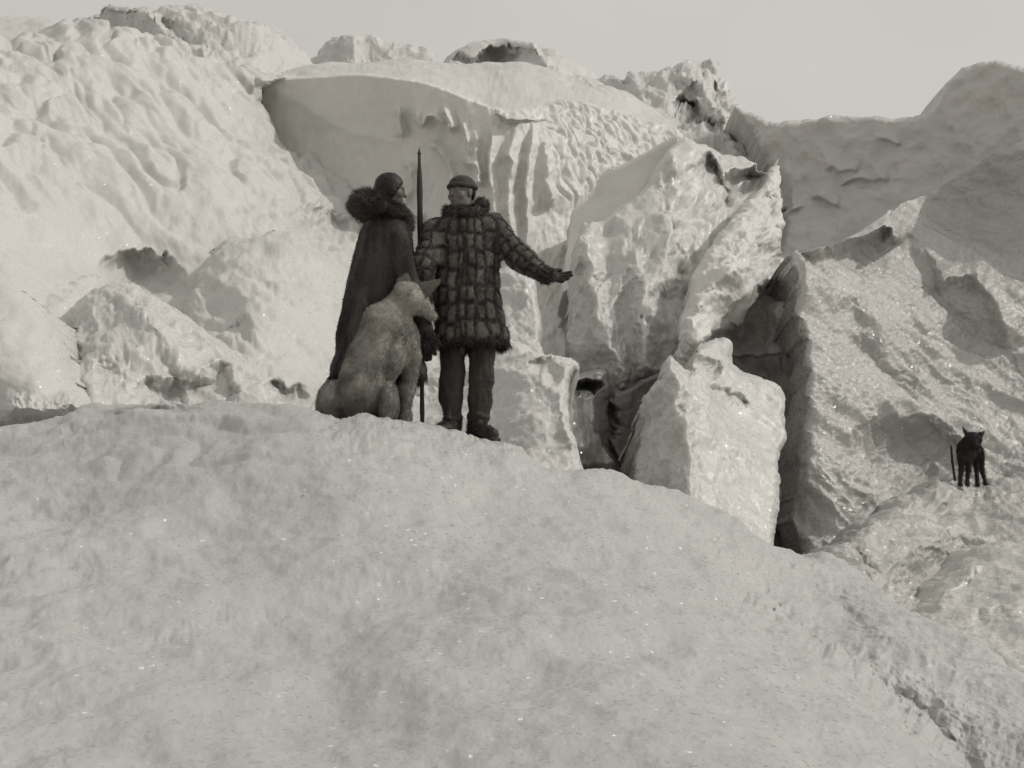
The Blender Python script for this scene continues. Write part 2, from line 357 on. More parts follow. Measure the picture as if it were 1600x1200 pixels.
# big right slope
FT = [(1228, 402), (1245, 392), (1268, 386), (1300, 380), (1335, 366), (1370, 350), (1400, 325), (1450, 298), (1520, 262), (1600, 228), (1750, 150), (2000, 60)]
patch('ice_slope', FT, [(1262, 905), (1400, 930), (1600, 920), (2000, 960)], Lp=[(1228, 402), (1232, 425), (1243, 450), (1254, 480), (1262, 520), (1264, 600), (1257, 660), (1251, 720), (1243, 775), (1236, 800), (1250, 840), (1262, 905)],
      ctrl=[(1228, 402, 14.8), (1262, 520, 13.9), (1257, 660, 13.2), (1240, 790, 12.8), (1262, 900, 12.2), (1370, 350, 17), (1340, 480, 15.1), (1450, 440, 16.2), (1600, 230, 16.8), (1600, 420, 16.5), (1600, 560, 16.0), (1400, 600, 14.6),
            (1500, 640, 15.2), (1600, 700, 14.95), (2000, 100, 16.4), (2000, 500, 15.3), (2000, 900, 12.5), (1390, 780, 13.3), (1330, 760, 12.95), (1275, 730, 12.85), (1300, 820, 12.6), (1600, 900, 13.4), (1300, 700, 13.1), (1300, 600, 13.7)],
      mat=WET, edges='L', rnd=(20, 0.7), stp=2.0, thick=6, drop=2.5, warp=5,
      feats=[bowl(1425, 705, 105, 60, 8, .85, 1.4), ridge([(1262, 690), (1300, 705), (1350, 740), (1392, 772), (1420, 790)], 0.16, 50, 8),
             ridge([(1310, 470), (1345, 530), (1390, 580), (1440, 620)], -.35, 9, 20), ridge([(1262, 392), (1330, 372), (1390, 356), (1397, 385)], .9, 10, 14),
             ridge([(1400, 370), (1430, 420), (1480, 470), (1540, 530)], -.35, 22), ridge([(1460, 440), (1500, 425), (1540, 432), (1590, 540)], .4, 12, 30),
             bowl(1560, 360, 160, 110, -25, .5, 1.2)],
      noise=[('f', 1.6, .22, dict(ang=-38, st=2)), ('c', .46, .10, dict(ang=-38, st=3, oct=3, gain=.42, mask=lambda x, y: .25 + .75 * sm((y - (300 + (x - 1230) * .42)) / 130))), ('r', .16, .013, dict(mask=lambda x, y: .2 + .8 * sm((y - (330 + (x - 1230) * .42)) / 100))), ('f', .06, .012, dict(mask=lambda x, y: sm((y - 420) / 60)))],
      label='large glittering ice slope on the right, rising to the frame edge', cat='ice slope', seed=4)
# central serac
patch('serac', [(1000, 652), (1003, 632), (1015, 610), (1034, 590), (1046, 560), (1052, 558), (1060, 574), (1083, 585), (1086, 548), (1100, 535), (1120, 530), (1144, 525), (1150, 556), (1160, 570), (1186, 586), (1215, 604), (1227, 624)],
      [(985, 820), (1100, 870), (1216, 900)], Lp=[(1000, 652), (997, 700), (996, 750), (985, 820)], Rp=[(1227, 624), (1226, 650), (1232, 680), (1218, 718), (1216, 760), (1217, 800), (1214, 850), (1216, 900)],
      ctrl=[(1000, 652, 11.9), (997, 750, 11.0), (1050, 575, 11.1), (1075, 760, 9.9), (1070, 660, 10.5), (1120, 530, 12.4), (1220, 620, 12.2), (1218, 760, 10.9), (1216, 900, 9.8), (1140, 650, 11.3), (1140, 760, 10.3), (1000, 850, 10.2), (1100, 870, 9.4)],
      mat=ICE, edges='TLR', rnd=(9, .35), stp=1.7, thick=2.6, drop=.8, jit=2.2,
      feats=[ridge([(1052, 560), (1062, 600), (1066, 660), (1075, 700), (1078, 780), (1080, 830)], .25, 22, 5, False), ridge([(1110, 598), (1150, 615), (1175, 630)], -.16, 5), bowl(1100, 570, 30, 22, 0, .3, 1)],
      noise=[('f', .8, .07), ('c', .34, .03, dict(ang=-35, st=2.4, oct=3, gain=.4)), ('r', .1, .006)], label='upright block of ice between the two crevasses, with a pointed left corner', cat='ice block', group=SER, seed=5)
# block behind the man's legs
patch('ice_block', [(560, 560), (600, 552), (640, 545), (700, 536), (760, 530), (790, 528), (812, 534), (835, 546), (858, 550), (885, 556), (900, 563), (906, 574)],
      [(540, 780), (750, 800), (925, 800)], Rp=[(906, 574), (893, 584), (888, 596), (890, 612), (886, 628), (893, 655), (902, 690), (915, 735), (925, 800)],
      ctrl=[(560, 560, 12.5), (700, 540, 12.6), (790, 528, 12.2), (880, 558, 11.4), (890, 620, 10.6), (915, 740, 9.8), (925, 800, 9.4), (760, 640, 11), (560, 700, 11), (750, 800, 9.2), (540, 780, 9.6), (840, 640, 10.3)],
      mat=SNOW, edges='TR', rnd=(12, .45), stp=1.8, thick=2.2, drop=1.0, feats=[ridge([(835, 590), (868, 610), (885, 650), (905, 700)], .12, 10, 22), bowl(850, 575, 34, 16, 10, .3, 1), ridge([(650, 625), (710, 600), (780, 590)], -.1, 8), ridge([(660, 590), (730, 575), (800, 585), (840, 610)], .12, 12)],
      noise=[('f', .7, .06), ('c', .22, .025, dict(ang=25, st=2)), ('r', .1, .008)], label='sloping snow-covered ice block directly behind the legs of the man in the patchwork coat', cat='ice block', group=SER, seed=6)
# pale pillar right of the coat
patch('ice_pillar', [(690, 470), (740, 440), (785, 424), (802, 424), (820, 432), (837, 441)], [(690, 640), (845, 640)], Rp=[(837, 441), (840, 470), (846, 500), (842, 535), (852, 560), (850, 640)],
      ctrl=[(690, 470, 15.5), (790, 425, 14.6), (837, 445, 14.4), (845, 500, 14), (840, 640, 13), (700, 640, 13.6), (800, 520, 13.9)], mat=ICE, edges='TR', rnd=(9, .4), stp=2, thick=2, drop=.6,
      noise=[('f', .8, .1), ('c', .3, .04)], label='pale squarish ice pillar behind the outstretched arm', cat='ice block', group=SER, seed=7)
# back of the near crevasse, its shade put into the ice colour
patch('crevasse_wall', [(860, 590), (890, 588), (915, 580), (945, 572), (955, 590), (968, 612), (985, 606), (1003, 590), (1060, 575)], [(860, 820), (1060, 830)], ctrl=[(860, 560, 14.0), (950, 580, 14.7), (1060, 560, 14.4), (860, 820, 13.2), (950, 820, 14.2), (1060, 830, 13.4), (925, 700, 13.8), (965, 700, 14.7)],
      mat=SHADEICE, edges='T', rnd=(8, .2), stp=2.4, thick=1.5, drop=.4, feats=[ridge([(955, 620), (960, 700), (962, 780)], -.3, 8), bowl(915, 606, 36, 14, -12, .6, 1)],
      noise=[('f', .9, .07), ('c', .4, .03, dict(ang=85, st=3))], label='vertical ice, toned dark for shade, in the short crevasse right of the snow-covered block', cat='ice wall', seed=8)
patch('crevasse_wall', [(1090, 560), (1180, 545), (1260, 555), (1340, 560)], [(1090, 980), (1340, 980)], ctrl=[(1090, 560, 15.6), (1340, 560, 15.6), (1090, 980, 13.8), (1340, 980, 13.8), (1215, 760, 14.6)], mat=SHADEICE, edges='T', rnd=(8, .3), stp=4, thick=4, drop=1,  # back of the deep crevasse, with the same shade-darkened colour
      noise=[('f', .9, .12), ('c', .4, .06, dict(ang=85, st=3))], label='ice toned dark for shade at the bottom of the deep crevasse, between the upright block and the right slope', cat='ice wall', seed=28)
# slanted slab leaning right of the ribs
patch('ice_slab', [(1052, 545), (1062, 500), (1080, 440), (1100, 408), (1132, 352), (1165, 312), (1196, 290), (1203, 262), (1218, 248)], [(1052, 900), (1150, 900), (1300, 900)],
      Rp=[(1218, 248), (1222, 300), (1224, 350), (1222, 400), (1240, 430), (1258, 520), (1275, 640), (1300, 900)],
      ctrl=[(1052, 545, 14.6), (1100, 410, 15.6), (1165, 312, 17.2), (1200, 280, 18.4), (1218, 400, 17.6), (1150, 440, 14.9), (1195, 380, 16.2), (1085, 530, 13.9), (1150, 520, 15.6), (1230, 470, 15.2), (1255, 560, 14.8), (1275, 640, 14.8), (1150, 640, 14.6), (1052, 900, 13.6), (1150, 900, 14.0), (1300, 900, 14.2)],
      mat=SMOOTH, edges='T', rnd=(12, .5), stp=2, thick=3, drop=1,
      feats=[step([(1080, 535), (1150, 500), (1185, 450), (1212, 408), (1222, 380)], 1.3, 12, 200), ridge([(1196, 300), (1205, 350), (1200, 400)], -.5, 10, 14), ridge([(1085, 480), (1140, 420), (1205, 405)], .35, 14, 40)],
      noise=[('f', 1.2, .14), ('c', .4, .05, dict(ang=55, st=2)), ('r', .14, .015)], label='slanting smooth ice slab wedged beside the deep right crevasse', cat='ice block', group=SER, seed=9)
# ribbed slab under the horn
patch('ribbed_ice_slab', [(893, 395), (903, 355), (912, 333), (921, 350), (935, 345), (962, 335), (1000, 298), (1022, 268), (1042, 236), (1062, 212), (1085, 220), (1118, 232), (1150, 240), (1180, 252), (1198, 264), (1204, 280)],
      [(880, 660), (1000, 680), (1120, 640)], Lp=[(893, 395), (890, 440), (888, 480), (884, 560), (880, 660)], Rp=[(1204, 280), (1180, 310), (1150, 350), (1125, 400), (1100, 460), (1100, 540), (1120, 640)],
      ctrl=[(893, 395, 16.6), (912, 335, 17.2), (1000, 298, 17.4), (1060, 215, 18.4), (1118, 235, 19.2), (1195, 270, 20), (1145, 320, 18.2), (1100, 400, 17.0), (940, 440, 16.2), (1020, 420, 16.0), (1060, 500, 15.6), (884, 560, 16.0), (880, 660, 15.8), (1000, 680, 15.8), (1120, 640, 15.4), (960, 560, 15.4), (1000, 600, 15.4)],
      mat=ICE, edges='TL', rnd=(10, .5), stp=1.9, thick=3.2, drop=.8,
      feats=[ridge([(912, 340), (925, 420), (940, 500), (968, 590), (975, 620)], .4, 30, 14), ridge([(985, 360), (1005, 430), (1010, 520), (1015, 600)], .35, 34, 18), ridge([(1055, 230), (1060, 300), (1045, 380), (1050, 460)], .4, 26, 14), ridge([(1045, 345), (1058, 400), (1070, 430)], -.35, 5, 10),
             bowl(1160, 285, 34, 24, -20, 1.1, 1), step([(1110, 235), (1130, 270), (1145, 305), (1148, 325)], .6, 10, 60), bowl(905, 470, 22, 70, 0, .4, 1), bowl(985, 500, 20, 90, 0, .3, 1)],
      noise=[('f', 1.1, .12), ('f', .5, .10, dict(ang=78, st=3, oct=3)), ('c', .7, .07, dict(ang=76, st=3.4, oct=2, gain=.35)), ('r', .2, .012, dict(ang=70, st=2, oct=2))], label='pale ribbed ice slab under the overhanging horn, centre right', cat='ice block', group=SER, seed=10)
# shaded scoop and horn
patch('ice_horn', [(895, 330), (918, 312), (930, 285), (945, 266), (970, 258), (1000, 250), (1030, 230), (1062, 210)], [(880, 460), (960, 440), (1050, 330)], Rp=[(1062, 210), (1058, 240), (1056, 280), (1050, 330)],
      ctrl=[(895, 330, 20), (945, 266, 19.6), (1000, 250, 19.2), (1062, 212, 18.6), (950, 340, 18.9), (1000, 300, 18.7), (880, 460, 18.4), (960, 440, 18), (1050, 330, 19.2)], mat=SMOOTH, edges='T', rnd=(6, .25), stp=2, thick=2.2, drop=.5,
      noise=[('f', 1.2, .08)], label='smooth shaded horn of ice with a sharp overhanging tip', cat='ice block', group=SER, seed=11)
# the great wall: fluted centre, rippled right side
WT = [(380, 122), (430, 119), (462, 120), (520, 116), (565, 114), (610, 120), (650, 124), (700, 138), (740, 154), (790, 166), (830, 166), (870, 158), (900, 158), (940, 168), (985, 182), (1030, 198), (1066, 212)]
patch('fluted_ice_wall', WT, [(380, 640), (700, 640), (1066, 560)],
      ctrl=[(380, 122, 24.4), (462, 120, 23.9), (565, 114, 23.25), (700, 138, 21.9), (790, 166, 21.6), (900, 158, 23.1), (1066, 212, 25), (400, 220, 24.7), (480, 200, 24.25), (560, 230, 23.6), (640, 200, 22.75), (640, 270, 22.75), (700, 200, 22.0), (700, 260, 21.95), (745, 300, 21.4), (830, 300, 21.3), (760, 200, 21.6),
            (900, 300, 21.8), (1000, 260, 23.2), (940, 330, 22.3), (560, 380, 23.2), (700, 420, 21.7), (860, 420, 20.9), (380, 640, 22), (700, 640, 20.6), (1066, 560, 19), (380, 400, 24.2), (870, 230, 22), (960, 220, 23), (1000, 420, 21.6)],
      mat=SMOOTH, edges='T', rnd=(5, .3), stp=1.7, thick=5, drop=.6, jit=1.2, warp=3,
      feats=[ridge([(768, 195), (762, 260), (768, 320), (782, 370), (800, 400)], .35, 4, 15), ridge([(808, 200), (794, 235), (802, 255), (790, 300), (800, 360), (812, 390)], .35, 4, 15), ridge([(834, 190), (824, 260), (826, 320), (824, 380), (822, 420)], .35, 4, 15),
             ridge([(850, 210), (855, 270), (866, 320)], .35, 8), ridge([(740, 200), (738, 250), (735, 290)], .3, 7), ridge([(625, 165), (627, 215)], 0.37, 7, 3), ridge([(650, 165), (655, 200), (668, 175), (690, 195)], 0.37, 3, 7), ridge([(690, 165), (697, 205)], 0.37, 3, 7), ridge([(715, 190), (728, 225), (720, 250)], 0.37, 3, 7),
             ridge([(668, 225), (690, 240), (700, 280), (702, 320)], 0.41, 3, 8), ridge([(720, 250), (745, 258), (740, 285)], 0.37, 3, 7), ridge([(630, 250), (640, 275), (630, 310)], 0.34, 3, 8), ridge([(620, 300), (640, 330), (660, 340)], 0.34, 3, 8),
             ridge([(395, 128), (470, 160), (540, 205), (640, 225)], .06, 10, 40)],
      noise=[('f', 2.2, .12), ('f', .5, .03, dict(ang=80, st=2)), ('v', .17, .13, dict(ang=-76, st=4.5, oct=1, warp=.7, mask=lambda x, y: sm((x - 838) / 30) * sm((340 - y) / 40))), ('c', .3, .04, dict(ang=80, st=2.5, mask=lambda x, y: sm((x - 600) / 80)))],
      label='shaded hollow wall of ice with bright vertical flutes behind the two people', cat='ice wall', seed=12)
# snow roof above the great wall
patch('snow_cap', [(440, 112), (500, 98), (560, 100), (640, 92), (700, 100), (760, 98), (830, 96), (880, 118), (930, 124), (985, 150), (1030, 176), (1070, 208)],
      [(440, 132), (500, 127), (565, 124), (640, 132), (700, 147), (790, 186), (900, 186), (985, 214), (1070, 240)], ctrl=[(440, 112, 30), (500, 98, 31), (560, 100, 31), (640, 92, 31), (700, 100, 31), (830, 96, 32), (985, 150, 29), (1070, 208, 27), (440, 132, 24.3), (500, 127, 23.85), (565, 124, 23.45), (600, 127, 23.15), (640, 132, 22.8), (670, 139, 22.5), (700, 147, 22.2), (750, 166, 22.3), (790, 170, 22.6), (900, 168, 24.6), (985, 200, 25.6), (800, 130, 26), (600, 112, 26.5), (500, 112, 27), (700, 120, 26.5)],
      mat=SNOW, edges='T', rnd=(5, .6), stp=1.8, thick=4, drop=0.0, lean=0, warp=3, jit=.8, feats=[bowl(900, 128, 30, 9, 15, .8, 1)], noise=[('f', 1.8, .06), ('f', .4, .04)],
      label='bright smooth snow cap lying on top of the fluted ice wall', cat='snow cap', seed=13)
# left wall
patch('rippled_ice_wall', [(-500, 70), (-150, 60), (0, 60), (80, 55), (130, 58), (200, 68), (260, 80), (330, 96), (400, 112), (470, 120)], [(-500, 800), (0, 760), (300, 700), (600, 640)],
      Rp=[(470, 120), (408, 140), (400, 165), (425, 200), (450, 232), (490, 238), (530, 262), (575, 300), (560, 330), (585, 420), (600, 640)],
      ctrl=[(-500, 70, 19), (0, 60, 20), (200, 68, 21.5), (400, 112, 23.5), (470, 120, 24), (400, 165, 23.6), (450, 235, 23.4), (575, 300, 23.4), (0, 250, 16.6), (150, 250, 18), (300, 250, 19.8), (420, 280, 21), (0, 420, 14.2), (200, 420, 16.6), (400, 400, 17.6), (560, 430, 19.5), (-500, 400, 14), (-500, 800, 11), (0, 760, 11), (300, 700, 12.6), (600, 640, 15)],
      mat=SNOW, edges='TR', rnd=(12, .6), stp=2.2, thick=7, drop=2,
      feats=[bowl(505, 352, 62, 36, 0, .8, 1.2), bowl(235, 425, 80, 30, 22, .75, .9), bowl(120, 480, 90, 40, -40, .4, 1.2)],
      noise=[('f', 2.6, .28, dict(ang=-55, st=1.6)), ('v', .58, .24, dict(ang=-62, st=4, oct=1, gain=.35, warp=.6, mask=lambda x, y: sm((430 - y) / 160))), ('v', .33, .09, dict(ang=-68, st=4, oct=1, warp=.6, mask=lambda x, y: sm((330 - y) / 160))), ('f', .35, .05, dict(ang=-55, st=2)), ('c', .4, .06, dict(ang=-60, st=2.4, oct=3, mask=lambda x, y: sm((x - 330) / 80) * sm((y - 190) / 50)))],
      label='tall rippled snow wall rising on the left side', cat='ice wall', seed=14)
# dome to the left of the long coat
patch('ice_dome', [(285, 470), (310, 420), (345, 388), (390, 372), (440, 364), (482, 374), (520, 398), (548, 424), (600, 470), (640, 520)], [(250, 740), (450, 740), (660, 740)],
      ctrl=[(285, 470, 15), (440, 366, 16.5), (548, 424, 16.2), (640, 520, 15), (400, 480, 13.6), (500, 520, 14), (300, 600, 12), (450, 640, 12), (600, 640, 13), (250, 740, 10.5), (660, 740, 11)],
      mat=SNOW, edges='TL', rnd=(26, 1.3), stp=2, thick=3, drop=1,
      feats=[bowl(373, 508, 22, 18, 10, .25, 1), ridge([(400, 400), (450, 450), (500, 490)], .15, 14, 20), bowl(330, 460, 60, 25, 30, .3, 1.2), bowl(425, 610, 70, 26, 25, .4, 1.2), ridge([(300, 545), (350, 560), (420, 590), (470, 600)], .3, 18, 12)],
      noise=[('f', 1.3, .14, dict(ang=-45, st=1.8)), ('c', .5, .05, dict(ang=-40, st=2.6)), ('r', .14, .012)], label='rounded ice dome to the left of the long dark coat', cat='ice block', group=SER, seed=15)
# left blocks
patch('ice_hummock', [(40, 560), (60, 525), (85, 500), (118, 475), (150, 455), (182, 434), (208, 441), (250, 466), (300, 492), (335, 520), (380, 552), (425, 580), (455, 605), (470, 650)], [(40, 760), (250, 760), (480, 740)],
      ctrl=[(40, 560, 12.8), (182, 436, 13.2), (300, 492, 12.8), (425, 580, 12.2), (470, 650, 12), (200, 540, 11.6), (120, 620, 10.9), (300, 600, 11.5), (250, 760, 9.6), (40, 760, 9.8), (480, 740, 10.4), (220, 620, 11.1), (400, 640, 11.4)],
      mat=ICE, edges='T', rnd=(14, .6), stp=2, thick=2.4, drop=.8,
      feats=[bowl(265, 612, 60, 32, 0, .45, 1.2), bowl(335, 598, 36, 44, 20, .5, 1.2), bowl(170, 585, 30, 38, 10, .25, 1.2), ridge([(215, 470), (260, 530), (300, 570), (345, 590)], .25, 16, 20), bowl(185, 500, 50, 28, 40, .25, 1), ridge([(225, 625), (262, 622), (300, 640)], .3, 12)],
      noise=[('f', .9, .10), ('c', .34, .05, dict(ang=-35, st=1.6)), ('r', .12, .014)], label='peaked ice hummock with dark hollows, left of the sitting dog', cat='ice block', group=SER, seed=16)
patch('ice_boulder', [(-400, 400), (-200, 405), (-60, 425), (0, 436), (30, 450), (58, 478), (80, 512), (104, 545), (112, 580), (119, 610), (145, 629)], [(-400, 800), (0, 800), (150, 720)], Rp=[(145, 629), (135, 650), (120, 670), (150, 720)],
      ctrl=[(-400, 400, 11), (0, 436, 11), (60, 480, 10.8), (112, 580, 10.3), (145, 630, 9.8), (0, 560, 9.8), (0, 660, 9.7), (-400, 800, 8.8), (0, 800, 9.6), (150, 720, 9.8), (60, 600, 9.7)], mat=SNOW, edges='TR', rnd=(24, .8), stp=2.2, thick=2.6, drop=.8,
      feats=[ridge([(0, 640), (60, 640), (110, 640), (150, 628)], .25, 12, 10), bowl(60, 668, 110, 18, -10, .15, 1)], noise=[('f', .9, .07), ('f', .3, .02)], label='big smooth snow boulder at the left edge', cat='ice block', group=SER, seed=17)
# upper right wall
patch('shaded_ice_wall', [(1150, 168), (1180, 178), (1215, 196), (1250, 190), (1300, 186), (1350, 184), (1400, 184), (1440, 178), (1460, 160), (1475, 138), (1500, 116), (1528, 100), (1560, 96), (1600, 106), (1700, 140), (1950, 220)],
      [(1190, 520), (1400, 520), (1950, 620)], Lp=[(1150, 168), (1180, 215), (1200, 250), (1196, 300), (1205, 360), (1210, 420), (1190, 520)],
      ctrl=[(1150, 168, 27), (1215, 196, 26), (1300, 186, 25.3), (1440, 178, 24), (1530, 100, 23.2), (1700, 140, 20.5), (1950, 220, 17.5), (1196, 300, 26), (1260, 260, 25.4), (1350, 280, 24.7), (1450, 250, 23.8), (1600, 220, 21.8), (1210, 420, 25), (1190, 520, 24.6), (1400, 520, 23.2), (1950, 620, 17.5), (1950, 400, 17.5)],
      mat=WALLICE, edges='TL', rnd=(9, .35), stp=2.2, thick=6, drop=1, warp=5, jit=3.5,
      feats=[ridge([(1310, 282), (1345, 274), (1390, 278)], .16, 4, 16), ridge([(1265, 302), (1290, 314), (1315, 322)], .14, 4, 13), ridge([(1370, 212), (1405, 226)], .14, 4, 12), ridge([(1285, 262), (1325, 256), (1340, 262)], .14, 4, 12), ridge([(1235, 255), (1228, 300), (1240, 330)], .22, 14), ridge([(1215, 310), (1212, 360), (1218, 410)], -.7, 10)],
      noise=[('f', 2.6, .26), ('c', 1.1, .07, dict(oct=3)), ('f', .4, .04)], label='big shaded ice wall with a rounded summit at the upper right', cat='ice wall', seed=18)
# far ice
patch('broken_ice_pile', [(925, 130), (940, 118), (958, 116), (975, 128), (985, 112), (1000, 106), (1030, 110), (1062, 106), (1078, 98), (1098, 95), (1118, 98), (1128, 112), (1140, 132), (1150, 150), (1165, 172), (1190, 190), (1215, 230)],
      [(925, 260), (1060, 300), (1215, 330)], ctrl=[(925, 130, 34), (1000, 108, 33), (1098, 96, 34), (1190, 190, 30), (925, 260, 27), (1060, 300, 25), (1215, 330, 26), (1040, 180, 30), (1130, 200, 29)], mat=ICE, edges='T', rnd=(12, .8), stp=1.8, thick=4, drop=1,
      feats=[ridge([(1055, 150), (1075, 168), (1105, 190), (1120, 205)], -1.5, 9), bowl(1168, 215, 22, 34, -35, 2.2, .8), ridge([(1050, 112), (1090, 130), (1120, 165), (1135, 190)], .9, 10, 14), bowl(1100, 108, 18, 12, 0, .8, 1), bowl(1122, 135, 10, 12, 0, .8, 1), ridge([(990, 115), (1000, 150), (1020, 190)], .5, 10)],
      noise=[('f', 1.8, .3), ('c', .8, .16, dict(ang=-60, st=1.8)), ('r', .3, .03)], label='jumbled ice pile on the skyline, right of the flat dome', cat='ice block', group=SER, seed=19)
HG = 'ice hills along the skyline'
patch('ice_hill', [(680, 100), (700, 84), (722, 72), (748, 65), (800, 62), (838, 67), (858, 78), (885, 92), (915, 106), (945, 130)], [(660, 150), (800, 160), (960, 190)], ctrl=[(700, 84, 46), (748, 65, 46), (838, 67, 44), (945, 130, 43), (660, 150, 44), (800, 110, 44), (800, 160, 38), (960, 190, 38), (860, 100, 42)],
      mat=FAR, edges='T', rnd=(6, .8), stp=2, thick=10, drop=2, feats=[step([(838, 60), (852, 85), (868, 110)], -1.4, 8, 60), bowl(780, 92, 75, 16, 0, 1.6, .8)], noise=[('f', 3, .25), ('f', .8, .08)], label='flat topped ice dome on the skyline above the man in the patchwork coat', cat='hill', group=HG, seed=20)
patch('ice_hill', [(470, 105), (490, 90), (500, 68), (515, 54), (530, 47), (545, 52), (570, 62), (600, 70), (620, 76), (650, 75), (672, 82), (695, 98), (740, 120)], [(460, 170), (600, 170), (760, 170)], ctrl=[(470, 105, 50), (530, 50, 50), (650, 75, 48), (740, 120, 44), (460, 170, 42), (600, 170, 40), (760, 170, 40), (580, 100, 46)],
      mat=FAR, edges='T', rnd=(8, 1), stp=2, thick=8, drop=2, feats=[ridge([(530, 50), (550, 75), (560, 110)], .9, 22, 10), ridge([(610, 80), (600, 110)], .5, 12)], noise=[('f', 3, .35), ('c', 1, .12)], label='small pointed ice peak on the skyline, left of the flat topped dome', cat='hill', group=HG, seed=21)
patch('ice_hill', [(60, 62), (88, 42), (105, 28), (130, 18), (160, 11), (200, 7), (235, 10), (262, 16), (300, 12), (345, 14), (395, 20), (425, 36), (450, 60), (475, 85), (500, 108)], [(60, 130), (300, 150), (520, 170)], ctrl=[(60, 62, 42), (200, 8, 42), (345, 14, 40), (425, 36, 40), (500, 108, 40), (60, 130, 36), (300, 150, 32), (520, 170, 32), (150, 60, 41.5), (400, 90, 35)],
      mat=FAR, edges='T', rnd=(7, .7), stp=2, thick=10, drop=2, feats=[step([(235, 6), (260, 40), (320, 72), (350, 100)], -2.2, 10, 80), bowl(190, 48, 105, 32, 5, 1.8, .8)], noise=[('f', 2.6, .3), ('c', .9, .14, dict(ang=-70, st=2))], label='broad ice hill with a dark left face, on the skyline at the upper left', cat='hill', group=HG, seed=22)
patch('ice_hill', [(-500, 20), (-150, 16), (0, 22), (40, 20), (80, 26), (110, 40), (150, 60)], [(-500, 140), (150, 140)], ctrl=[(-500, 20, 70), (0, 22, 70), (150, 60, 66), (-500, 140, 60), (150, 140, 56)],
      mat=FAR, edges='T', rnd=(14, 3), stp=3, thick=14, drop=3, noise=[('f', 4, .4)], label='pale ice hill at the upper left corner, farthest back', cat='hill', group=HG, seed=23)
